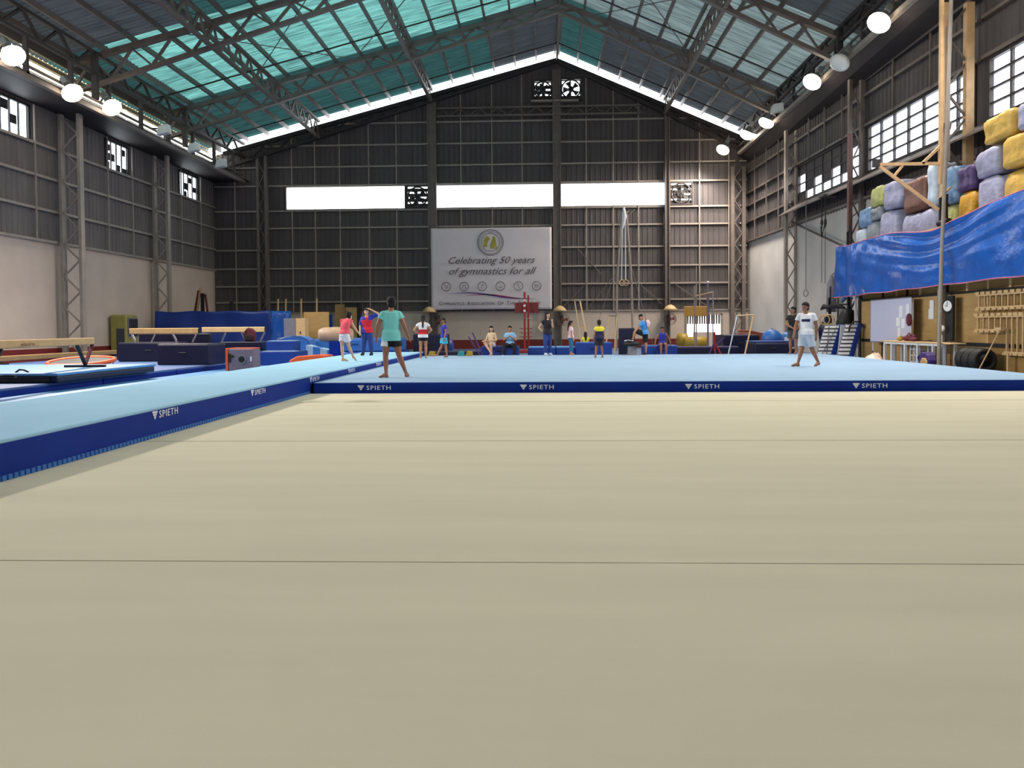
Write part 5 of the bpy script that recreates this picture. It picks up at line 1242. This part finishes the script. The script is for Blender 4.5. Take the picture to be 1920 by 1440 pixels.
part(ck, 'mounting_board', M_black, lambda b: b.box(11.24, 11.3, 22.25, 22.65, .75, 2.0))
# whiteboard
wbd = thing('whiteboard', 'large whiteboard on legs with paper notes, right of the striped panels', 'whiteboard', (11.2, 26, 0))
wb_ = part(wbd, 'board', mat('whiteboard_surface', (196, 196, 220), .25, 0, .03, 1), lambda b: b.box(11.2, 11.23, 24.58, 27.6, .66, 2.03))
part(wbd, 'frame', M_chrome, lambda b: b.box(11.185, 11.24, 24.55, 27.63, 2.03, 2.06).box(11.185, 11.24, 24.55, 27.63, .63, .66).box(11.185, 11.24, 24.55, 24.58, .63, 2.06).box(11.185, 11.24, 27.6, 27.63, .63, 2.06))
for (y, z, w, h) in ((25.3, 1.62, .25, .36), (24.85, 1.68, .2, .34), (25.5, 1.3, .28, .28), (25.15, 1.25, .25, .3), (25.45, .98, .18, .3)):
    part(wb_, 'paper_note', M_whitep, lambda b: b.box(11.188, 11.198, y-w/2, y+w/2, z-h/2, z+h/2))
for y in (24.7, 27.45): part(wbd, 'leg', M_whitep, lambda b: b.box(11.2, 11.24, y-.02, y+.02, -.01, .63))
one('hanging_balloon_bag', 'dark maroon cap hanging at the right edge of the whiteboard', 'cap', M_maroonf, lambda b: b.ell((11.12, 24.6, 1.36), .06, .15, .2), smooth=True)
for k, (y, z) in enumerate(((23.95, 1.8), (23.98, 1.52))):
    one('paper_notice', ('white paper notice on the plywood, upper one', 'white paper notice on the plywood, lower one')[k], 'paper', M_whitep, lambda b: b.box(11.48, 11.497, y-.12-.03*k, y+.12+.03*k, z-.13-.02*k, z+.13+.02*k), group='paper notices on the plywood')
# table with many legs and a shelf rack below
tb = thing('long_table', 'long white topped table with many legs along the plywood partition', 'table', (11, 24, 0))
tt = part(tb, 'table_top', M_wood, lambda b: b.box(10.7, 11.12, 21.3, 25.6, .68, .72), bevel=.01)
for y in (25.4, 24.9, 24.0, 23.2, 22.3, 21.75):
    for x in (10.75, 11.06): part(tb, 'leg', M_whitep, lambda b: b.box(x-.035, x+.035, y-.035, y+.035, -.01, .68))
part(tt, 'apron', M_whitep, lambda b: b.box(10.73, 10.75, 21.7, 25.4, .62, .68))
rk = thing('shoe_rack', 'white slatted rack under the long table', 'rack', (11, 23.6, 0))
for z in (.12, .3, .48): part(rk, 'rack_shelf', M_whitep, lambda b: b.box(10.84, 11.08, 23.28, 23.92, z, z+.02))
for y in (23.3, 23.5, 23.7, 23.9): part(rk, 'rack_upright', M_whitep, lambda b: b.box(10.84, 10.86, y-.012, y+.012, -.01, .55))
one('water_bottle', 'clear water bottle standing on the long table', 'bottle', mat('bottle_plastic', (200, 214, 226), .2, 0, .05), lambda b: b.lathe([(.04, 0), (.045, .02), (.045, .17), (.02, .22), (.02, .25)], (10.95, 22.3, .722), 12))
one('red_bag', 'red fabric bag lying on the long table by the whiteboard', 'bag', M_maroonf, lambda b: b.ell((10.95, 24.3, .80), .12, .26, .085).ell((10.97, 24.05, .83), .11, .2, .11).ell((10.94, 23.9, .78), .1, .22, .06).path([(10.9, 24.25, .88), (10.9, 24.1, .97), (10.9, 23.95, .9)], .015, 6), smooth=True)
one('yellow_toy', 'small yellow soft toy on the long table', 'toy', M_yellow, lambda b: b.ell((10.86, 24.62, .78), .07, .16, .06).ell((10.86, 24.55, .84), .05, .05, .05, 8, 6), smooth=True)
one('sun_hat', 'white hat hung on the clock post', 'hat', M_whitep, lambda b: b.ell((11.1, 22.55, 1.1), .06, .13, .09).box(11.02, 11.1, 22.5, 22.64, 1.05, 1.07), smooth=True)
bpk = thing('purple_backpack', 'purple and tan backpack on the floor under the long table', 'bag', (10.5, 22.1, 0))
pk = part(bpk, 'pack_body', M_purple, lambda b: b.prism([(21.82, .0), (22.38, .0), (22.4, .25), (22.34, .38), (22.22, .46), (22.0, .46), (21.86, .38), (21.8, .25)], 'yz', 10.38, 10.62), bevel=.05, seg=3)
part(pk, 'print_panel', M_suede, lambda b: b.prism([(21.86, .03), (22.2, .03), (22.22, .2), (22.12, .3), (21.94, .3), (21.85, .2)], 'yz', 10.34, 10.39), bevel=.02)
part(pk, 'strap', M_purple, lambda b: b.path([(10.45, 22.35, .1), (10.4, 22.45, .3), (10.45, 22.2, .5)], .025, 6))
bg = thing('white_bag', 'crumpled white plastic bag on the floor at the right edge of the mat', 'bag', (10.55, 25.6, 0))
part(bg, 'bag_body', mat('crumpled_white_plastic', (232, 206, 190), .4, 0, .08, 8, .5, 14), lambda b: b.grid(lambda u, v: (10.2+.55*u+.05*math.sin(v*17), 25.2+.85*v, .012+max(0, .33*(1-abs(v-.45)*2.0)*math.sin(math.pi*u)**.6)+.02*math.sin(u*21+v*13)*math.sin(math.pi*u)*math.sin(math.pi*v)), 16, 18), smooth=True, solid=.01)
part(bg, 'bag_knot', M_black, lambda b: b.path([(10.45, 25.52, .33), (10.43, 25.58, .39), (10.47, 25.64, .33)], .012, 6))
# tyres
for i, (y, lab) in enumerate(((21.08, 'black tyre at the far end of the row by the partition'), (20.74, 'black tyre in the middle of the row by the partition'), (20.4, 'black tyre at the near end of the row by the partition'))):
    t = thing('tyre', lab, 'tyre', (11.05, y, 0), 0, 'tyres standing by the partition')
    td = part(t, 'tread', M_black, lambda b: b.lathe([(.17, -.13), (.27, -.15), (.30, -.11), (.31, 0), (.30, .11), (.27, .15), (.17, .13), (.19, 0), (.17, -.13)], (11.05, y, .30), 24, 'y'), smooth=True)
    part(td, 'groove', M_steel_d, lambda b: [b.ring((11.05, y+q, .30), .306, .006, (0, 1, 0), 24, 4) for q in (-.05, .05)])
# broom
br = thing('broom', 'wooden broom leaning on the partition beside the wall bars', 'broom', (10.95, 20.1, 0))
part(br, 'broom_stick', M_wood, lambda b: b.tube((10.85, 20.25, .02), (11.24, 19.98, 1.08), .016))
part(br, 'broom_head', M_wood, lambda b: b.box(11.18, 11.31, 19.85, 20.1, 1.06, 1.13))
# wall ladders (stall bars)
def stall(label, y0, n, z0, z1, pitch=.26, rungs=None):
    t = thing('wall_ladder', label, 'wall bars', (11.45, y0, z0))
    part(t, 'rail', M_wood, lambda b: b.box(11.36, 11.44, y0-n*pitch, y0, z1-.04, z1).box(11.36, 11.44, y0-n*pitch, y0, z0, z0+.04))
    for k in range(n):
        y = y0-.08-k*pitch
        part(t, 'rung', M_wood, lambda b: b.box(11.38, 11.43, y-.022, y+.022, z0+.04, z1-.04))
        part(t, 'end_block', M_wood, lambda b: b.box(11.33, 11.46, y-.09, y+.09, z1, z1+.07))
        part(t, 'end_block', M_wood, lambda b: b.box(11.33, 11.46, y-.09, y+.09, z0-.05, z0))
stall('upper wooden wall ladder hung sideways on the right partition', 21.3, 14, 1.62, 1.98)
stall('lower wooden wall ladder hung sideways on the right partition', 21.35, 5, 1.05, 1.42)
stall('long wooden wall ladder with tall rungs at the right edge', 20.05, 9, .5, 1.42, .22)
one('floor_stand', 'small wooden stand on the floor under the long wall ladder', 'stand', M_wood, lambda b: b.box(11.3, 11.36, 19.75, 19.81, .04, .5).box(11.15, 11.45, 19.65, 19.9, -.01, .05))
# striped panels leaning
def panel(label, y0, x0, h, w, mside, strap):
    """leaning springboard-like slatted panel: slatted face, blue padded side"""
    t = thing('striped_panel', label, 'panel', (x0, y0, 0))
    n = 9; lean = .35
    for k in range(n):
        z0 = .02+k*h/n; z1 = z0+h/n*.62
        f0 = lean*z0/h; f1 = lean*z1/h
        part(t, 'slat', M_whitep, lambda b: b.add([(x0+f0, y0, z0), (x0+w+f0, y0, z0), (x0+w+f1, y0+.03, z1), (x0+f1, y0+.03, z1), (x0+f0, y0+.05, z0), (x0+w+f0, y0+.05, z0), (x0+w+f1, y0+.08, z1), (x0+f1, y0+.08, z1)], [(3,2,1,0),(4,5,6,7),(0,1,5,4),(1,2,6,5),(2,3,7,6),(3,0,4,7)]))
    part(t, 'back_board', M_grey, lambda b: b.add([(x0, y0+.05, .01), (x0+w, y0+.05, .01), (x0+w+lean, y0+.1, h), (x0+lean, y0+.1, h), (x0, y0+.12, .01), (x0+w, y0+.12, .01), (x0+w+lean, y0+.17, h), (x0+lean, y0+.17, h)], [(3,2,1,0),(4,5,6,7),(0,1,5,4),(1,2,6,5),(2,3,7,6),(3,0,4,7)]))
    part(t, 'side_pad', mside, lambda b: b.add([(x0+w, y0, .01), (x0+w+.22, y0+.02, .01), (x0+w+lean+.2, y0+.02, h+.02), (x0+w+lean, y0, h+.02), (x0+w, y0+.25, .01), (x0+w+.22, y0+.27, .01), (x0+w+lean+.2, y0+.27, h+.02), (x0+w+lean, y0+.25, h+.02)], [(3,2,1,0),(4,5,6,7),(0,1,5,4),(1,2,6,5),(2,3,7,6),(3,0,4,7)]), bevel=.03)
    if strap:
        part(t, 'strap', M_grey, lambda b: b.bar((x0+.12, y0-.02, .05), (x0+w+lean-.1, y0+.0, h-.05), .035, .01).bar((x0+w*.75, y0-.02, .05), (x0+lean+.1, y0, h-.05), .035, .01))
panel('leaning white slatted panel with crossed grey straps and a blue padded side', 29.6, 10.05, 1.22, .48, M_blue, True)
panel('leaning white slatted panel draped with a dark strap, nearest the whiteboard', 28.8, 10.5, 1.25, .38, M_blue, False)
one('plain_panel', 'plain pale grey board leaning between the two slatted panels', 'panel', mat('pale_grey_board', (190, 190, 196), .6, 0, .05, 2), lambda b: b.add([(10.68, 29.25, .01), (10.95, 29.25, .01), (11.08, 29.4, 1.22), (10.86, 29.4, 1.22), (10.68, 29.31, .01), (10.95, 29.31, .01), (11.08, 29.46, 1.22), (10.86, 29.46, 1.22)], [(3,2,1,0),(4,5,6,7),(0,1,5,4),(1,2,6,5),(2,3,7,6),(3,0,4,7)]))
one('dark_strap', 'black strap slung over the top of the slatted panel nearest the whiteboard', 'strap', M_black, lambda b: b.path([(10.88, 28.72, .98), (10.92, 28.72, 1.18), (11.06, 28.76, 1.33), (11.3, 28.8, 1.32), (11.44, 28.78, 1.12)], .03, 6))
# storage rack with rings
sr = thing('hanging_rack', 'cluttered dark rack on the right wall hung with gymnastic gear', 'rack', (11.6, 31, 0))
part(sr, 'rack_frame', M_black, lambda b: b.box(11.3, 11.36, 29.9, 29.96, 0, 2.3).box(11.3, 11.36, 31.9, 31.96, 0, 2.3).box(11.3, 11.36, 29.9, 31.96, 1.95, 2.02).box(11.3, 11.36, 29.9, 31.96, .6, .66))
part(sr, 'tool_pole', M_steel_d, lambda b: b.tube((11.4, 32.0, 1.2), (11.4, 32.0, 2.75), .035).tube((11.4, 31.2, 1.4), (11.4, 31.2, 2.8), .03))
part(sr, 'gear_bundle', C_dk, lambda b: b.path([(11.35, 32.9, 1.86), (11.3, 32.4, 1.96), (11.25, 31.8, 1.9), (11.3, 31.2, 1.97), (11.35, 30.4, 1.86)], [.04, .1, .07, .11, .05], 10), smooth=True)
part(sr, 'gear_bundle', M_bluel, lambda b: b.path([(11.5, 31.0, 2.1), (11.45, 30.5, 2.35), (11.5, 30.1, 2.2)], [.05, .12, .06], 8), smooth=True)
part(sr, 'gear_bundle', M_blued, lambda b: b.path([(11.4, 32.6, .5), (11.3, 32.4, 1.0), (11.4, 32.2, 1.5)], [.2, .25, .15], 10), smooth=True)
part(sr, 'gear_bundle', M_black, lambda b: b.path([(11.45, 30.6, .6), (11.4, 30.4, 1.3), (11.45, 30.3, 1.8)], [.25, .35, .2], 10), smooth=True)
for k, (y, lab) in enumerate(((31.85, 'pale wooden ring hanging on the dark rack, left of the pair'), (31.1, 'pale wooden ring hanging on the dark rack, right of the pair'))):
    one('gym_ring', lab, 'ring', M_wood, lambda b: b.ring((11.05-.1*k, y-.2, 1.42), .19, .03, (.35, 1, 0), 22), group='rings on the rack', smooth=True)
one('white_rack_post', 'thin white post between the dark rack and the plywood', 'post', M_whitep, lambda b: b.box(11.34, 11.4, 29.35, 29.41, -.01, 2.5))
one('storage_dark_cupboard', 'black open cupboard between the white post and the plywood', 'cupboard', M_black, lambda b: b.box(11.5, 12.0, 29.3, 29.34, 0, 2.5).box(11.96, 12.0, 29.34, 29.85, 0, 2.5).box(11.5, 12.0, 29.3, 29.85, 2.44, 2.5))
# hoist chain with triangle handle, ropes
hc = thing('chain_hoist', 'chains with a dark triangular pull handle hanging before the pale wall', 'hoist', (11.3, 32.2, 4.6))
part(hc, 'chain', M_black, lambda b: b.tube((11.4, 33.0, 6.4), (11.4, 33.0, 5.5), .025, 5).tube((11.4, 32.6, 6.4), (11.4, 32.6, 5.5), .025, 5).tube((11.4, 33.0, 5.4), (11.4, 33.0, 2.95), .012, 5).tube((11.4, 32.6, 5.4), (11.4, 32.6, 2.9), .012, 5))
part(hc, 'pull_handle', M_black, lambda b: b.path([(11.4, 33.1, 5.25), (11.4, 32.7, 5.2), (11.4, 33.0, 4.85)], .03, 6, closed=True))
part(hc, 'hook_block', M_black, lambda b: b.ell((11.4, 32.6, 5.35), .06, .06, .2, 8, 6).ell((11.4, 33.0, 5.4), .06, .06, .14, 8, 6))
part(hc, 'mount', M_steel_d, lambda b: b.box(11.3, 11.9, 32.5, 33.1, 6.4, 6.48))
rp = thing('climbing_rope', 'thin rope with a hand ring hanging beside the lattice column on the right', 'rope', (11.6, 34.8, 2.4))
part(rp, 'cord', M_grey, lambda b: b.tube((11.35, 34.8, 6.5), (11.35, 34.8, 2.75), .02, 6))
part(rp, 'hand_ring', M_grey, lambda b: b.ring((11.35, 34.8, 2.6), .14, .02, (.9, .4, 0), 16))
db2 = thing('diagonal_brace', 'long dark diagonal brace rod from the lattice column to the loft post', 'brace', (11.5, 34, 4))
part(db2, 'rod', M_steel_d, lambda b: b.tube((11.6, 37.5, 6.0), (11.55, 30.9, 4.2), .05))
pd = thing('hanging_punch_bag', 'grey cloth bag hanging on the pale right wall', 'bag', (11.7, 33, 1.9))
part(pd, 'bag_body', M_grey, lambda b: b.lathe([(.05, 1.5), (.16, 1.2), (.2, .6), (.2, .0)], (11.8, 33.0, 1.75), 12), smooth=True)
part(pd, 'hanger', M_black, lambda b: b.tube((11.8, 33.0, 3.25), (12.1, 33.0, 3.5), .015))

# ---------------------------------------------------------------- storage loft (mezzanine) with tarpaulin and foam bales
mz = thing('storage_loft', 'timber storage loft above the plywood partition on the right', 'loft', (11.8, 24, 2.65))
part(mz, 'loft_floor', M_plyd, lambda b: b.box(11.12, 12.15, 12.0, 29.8, 2.65, 2.75))
for y in (29.5, 27.5, 25.5, 23.5, 21.5, 19.5, 17.5): part(mz, 'joist', M_wood, lambda b: b.box(11.14, 12.2, y-.05, y+.05, 2.5, 2.65))
part(mz, 'edge_board', M_wood, lambda b: b.box(11.1, 11.16, 12.0, 29.8, 3.7, 3.95).box(11.1, 11.16, 12, 29.8, 2.5, 2.75))
for y in (29.7, 27, 24.5, 22, 19.5): part(mz, 'rail_post', M_wood, lambda b: b.box(11.1, 11.18, y-.05, y+.05, 2.75, 3.95))
part(mz, 'loft_post', mat('brown_primer', (92, 62, 54), .6, 0, .12, 3), lambda b: b.box(11.2, 11.34, 29.62, 29.78, 2.5, 8.2))
tp2 = thing('blue_tarpaulin', 'shiny blue tarpaulin draped along the front of the storage loft', 'tarpaulin', (11.0, 24, 2.3))
def tarpf(u, v):
    y = 30.1-18*u
    sag = math.exp(-((u-.40)/.10)**2)*.26+math.exp(-((u-.08)/.05)**2)*.06
    top = 4.12-sag+.16*min(1, max(0, (u-.5)*8))
    bot = 2.24+.12*u+.012*math.sin(u*47)
    z = bot+(top-bot)*v
    d = abs(u-.40)*18                              # metres from the lowest point of the sagging top edge
    swoop = math.sin((v-.035*d*d*.35-.1)*26)*.05*math.exp(-(d/3.4)**2)*v
    pleat = math.sin(u*150+4*v)*.035*math.exp(-(u/.16)**2)*(.3+.7*v)+math.sin((u-.03)*70)*.05*math.exp(-((u-.05)/.05)**2)
    big = math.sin(u*31+v*2.2)*.035+math.sin(u*57-v*3.6+1)*.022+math.sin(v*11+u*24)*.014
    x = 10.96-.05*math.sin(v*math.pi)+swoop+pleat+big
    flare = .28*(1-v)*max(0, 1-u/.03)
    return (x, y+flare, z)
part(tp2, 'sheet', M_tarp, lambda b: b.grid(tarpf, 260, 40), smooth=True, solid=.006)
part(tp2, 'hem', mat('faded_pink_hem', (196, 110, 140), .6), lambda b: b.path([tuple(Vector(tarpf(i/60, 0))) for i in range(61)], .018, 5))
part(tp2, 'hem', mat('faded_pink_hem', (196, 110, 140), .6), lambda b: b.path([tuple(Vector(tarpf(i/60, 1))) for i in range(61)], .014, 5))
# scaffold post with brackets
sf = thing('scaffold_post', 'tall pale pipe mast with orange brackets standing in front of the storage loft', 'mast', (10.75, 21.9, 0))
M_orw = mat('rusty_cream_paint', (206, 168, 124), .6, 0, .15, 4)
part(sf, 'pipe', M_steel_l, lambda b: b.path([(10.62, 21.75, 0), (10.68, 21.75, 3), (10.78, 21.75, 6), (10.9, 21.75, 10.3)], .05, 10))
part(sf, 'mast_angle', M_orw, lambda b: b.box(10.70, 10.78, 21.9, 22.02, 5.0, 10.2))
part(sf, 'mast_angle', M_steel_l, lambda b: b.box(10.86, 10.94, 21.86, 21.98, 5.6, 9.2))
part(sf, 'bracket_arm', M_orw, lambda b: b.bar((10.78, 21.96, 5.55), (9.05, 21.96, 5.55), .07, .08))
part(sf, 'bracket_arm', M_orw, lambda b: b.bar((9.12, 21.96, 5.5), (10.66, 21.9, 4.3), .07, .08))
part(sf, 'bracket_tie', M_steel_l, lambda b: b.bar((10.86, 21.96, 5.5), (11.4, 23.08, 6.3), .06))
part(sf, 'bracket_tie', M_steel_l, lambda b: b.bar((10.86, 21.96, 6.6), (11.4, 23.08, 6.75), .3, .08))
part(sf, 'bracket_clamp', M_steel_d, lambda b: b.box(8.95, 9.1, 21.88, 22.04, 5.48, 5.68))
part(sf, 'bracket_strut', M_orw, lambda b: b.bar((9.75, 21.96, 5.53), (9.5, 21.96, 5.22), .06))
part(sf, 'bracket_strut', M_orw, lambda b: b.bar((10.25, 21.96, 5.55), (10.76, 21.96, 6.05), .07))
part(sf, 'foot', M_steel_d, lambda b: b.box(10.5, 10.74, 21.63, 21.87, -.015, .02))
pc2 = thing('lattice_column', 'heavy orange-lit lattice column rising behind the mast on the right wall', 'column', (12.0, 23.2, 0))
part(pc2, 'flange', M_orw, lambda b: b.box(12.0, 12.22, 23.1, 23.3, 2.7, 10.3))
part(pc2, 'flange', M_orw, lambda b: b.box(11.36, 11.5, 23.1, 23.3, 2.78, 10.3))
for k in range(9):
    z = 3.2+k*.78; part(pc2, 'lacing_bar', M_steel, lambda b: b.bar((12.05 if k % 2 else 11.46, 23.2, z), (11.46 if k % 2 else 12.05, 23.2, z+.75), .06))
pc3 = thing('lattice_column', 'brown lattice column on the right wall at the far end of the storage loft', 'column', (11.9, 30.8, 0))
part(pc3, 'flange', M_steel, lambda b: b.box(11.62, 11.74, 30.7, 30.9, 0, 10.5))
part(pc3, 'flange', M_steel, lambda b: b.box(12.05, 12.2, 30.7, 30.9, 0, 10.5))
for k in range(14):
    z = .4+k*.7; part(pc3, 'lacing_bar', M_steel, lambda b: b.bar((12.05 if k % 2 else 11.74, 30.8, z), (11.74 if k % 2 else 12.05, 30.8, z+.66), .05))
# foam bales
def bale_mat(name, rgb): return mat('bale_'+name, rgb, .42, 0, .2, 2.6, 1.0, 6, stretch=(1, 1, 1.6))
BY = bale_mat('yellow', (196, 158, 72)); BYL = bale_mat('lemon', (176, 176, 108)); BLI = bale_mat('lilac', (150, 150, 178)); BBL = bale_mat('ice_blue', (108, 140, 178)); BBR = bale_mat('brown', (104, 62, 48)); BPU = bale_mat('purple', (74, 52, 104)); BGR = bale_mat('smoky_grey', (128, 134, 142)); BOC = bale_mat('ochre', (190, 140, 30)); BWH = bale_mat('pale', (190, 200, 216))
def bale(label, y0, y1, z0, z1, m, x0=11.25, x1=12.05, seed=0):
    rg = random.Random(seed); b = MB(); n = 10; c = Vector(((x0+x1)/2, (y0+y1)/2, (z0+z1)/2)); h = Vector(((x1-x0)/2, (y0-y1)/2, (z1-z0)/2)); h = Vector([abs(q) for q in h])
    ph = [rg.uniform(0, 6) for _ in range(6)]
    vs = []; fs = []; m_ = 18; nn = 28
    for i in range(m_+1):
        t = math.pi*i/m_
        for j in range(nn):
            a = 2*math.pi*j/nn
            d = [math.sin(t)*math.cos(a), math.sin(t)*math.sin(a), math.cos(t)]
            p = 9.0; nrm = sum(abs(q)**p for q in d)**(1/p); d = [q/nrm for q in d]
            w = 1+.05*math.sin(3*a+ph[0])*math.sin(t)+.045*math.sin(5*t+ph[1])+.03*math.sin(9*a+4*t+ph[2])*math.sin(t)-.03
            w = min(w, 1.0) if d[2] < -.85 else w
            vs.append(c+Vector((d[0]*h.x*min(w, .99), d[1]*h.y*min(w, .985), d[2]*h.z*(1.0 if d[2] < 0 else min(w, 1.0)))))
    for i in range(m_):
        for j in range(nn): fs.append((i*nn+j, (i+1)*nn+j, (i+1)*nn+(j+1) % nn, i*nn+(j+1) % nn))
    b.add(vs, fs)
    o = b.build('foam_bale', m, loc=(c.x, c.y, z0), smooth=True)
    return tag(o, label, 'foam bale', 'foam bales piled on the storage loft')
Z0 = 2.76
rows = [('small ice-blue wrapped bale at the far end of the storage loft', 29.3, 28.3, 4.62, BWH, None), ('smoky grey wrapped bale beside the ice-blue one', 28.3, 27.3, 4.75, BGR, None),
        ('tall lilac wrapped bale beside the smoky grey ones', 27.2, 25.9, 4.95, BLI, None), ('low lilac wrapped bale left of the mast', 25.6, 23.35, 4.62, BLI, None), ('lemon striped bale behind the little loft railing', 22.9, 22.3, 4.55, BYL, None),
        ('ochre yellow bale right of the orange-lit column', 22.2, 21.35, 4.75, BOC, None), ('large lilac wrapped bale right of the ochre one', 21.3, 20.1, 4.95, BLI, None), ('large mustard bale at the right edge, lowest of the pile', 20.05, 18.2, 4.95, BY, None)]
for k, (lab, y0, y1, z1, m, _) in enumerate(rows): bale(lab, y1, y0, Z0, z1, m, seed=k)
up = [('ice-blue bale lying on the smallest wrapped bale', 29.0, 27.9, 4.64, 5.3, BBL), ('smoky grey bale on the second one of the row', 27.9, 27.1, 4.77, 5.2, BGR), ('lemon yellow wrapped bale below the far windows', 28.0, 26.9, 5.22, 5.9, BYL),
      ('tall lilac bale topping the lilac stack', 26.9, 25.7, 4.97, 5.85, BLI), ('crumpled brown wrapped bale under the slanting bracket', 25.5, 23.9, 4.64, 5.65, BBR), ('pale grey bale behind the mast', 23.85, 23.35, 4.64, 5.9, BWH), ('ice-blue bale behind the mast bracket', 22.9, 22.2, 4.57, 5.6, BBL),
      ('purple bale above the ochre one', 22.2, 21.4, 4.77, 5.45, BPU), ('big lilac bale with a dark purple corner', 21.35, 20.2, 4.97, 5.7, BLI), ('rumpled mustard bale second from the bottom at the right edge', 20.15, 18.0, 4.97, 5.75, BY),
      ('biggest mustard bale topping the pile at the right edge', 21.0, 19.6, 5.77, 6.45, BY), ('lilac bale behind the topmost mustard one', 19.5, 18.3, 5.77, 6.4, BLI)]
for k, (lab, y0, y1, z0, z1, m) in enumerate(up): bale(lab, y1, y0, z0, z1, m, seed=40+k)
lr = thing('loft_railing', 'small dark metal railing frame on the loft behind the mast', 'railing', (11.15, 22.5, 3.95))
part(lr, 'upright', M_black, lambda b: b.box(11.1, 11.16, 22.72, 22.78, 3.95, 4.75).box(11.1, 11.16, 22.38, 22.44, 3.95, 4.8))
part(lr, 'rail', M_wood, lambda b: b.bar((11.13, 22.85, 4.74), (11.13, 22.2, 4.95), .05))
part(lr, 'roll', M_black, lambda b: b.tube((11.14, 22.85, 4.04), (11.14, 22.3, 4.05), .08, 12))
lr2 = thing('loft_railing', 'small dark metal railing frame at the far end of the loft', 'railing', (11.15, 29.4, 3.9))
part(lr2, 'upright', M_black, lambda b: b.box(11.1, 11.16, 29.5, 29.56, 3.95, 4.6).box(11.1, 11.16, 29.2, 29.26, 3.95, 4.6))
part(lr2, 'rail', M_black, lambda b: b.path([(11.13, 29.53, 4.6), (11.13, 29.3, 4.66), (11.13, 29.1, 5.1), (11.13, 28.6, 5.2)], .02, 6))
bake_pending()
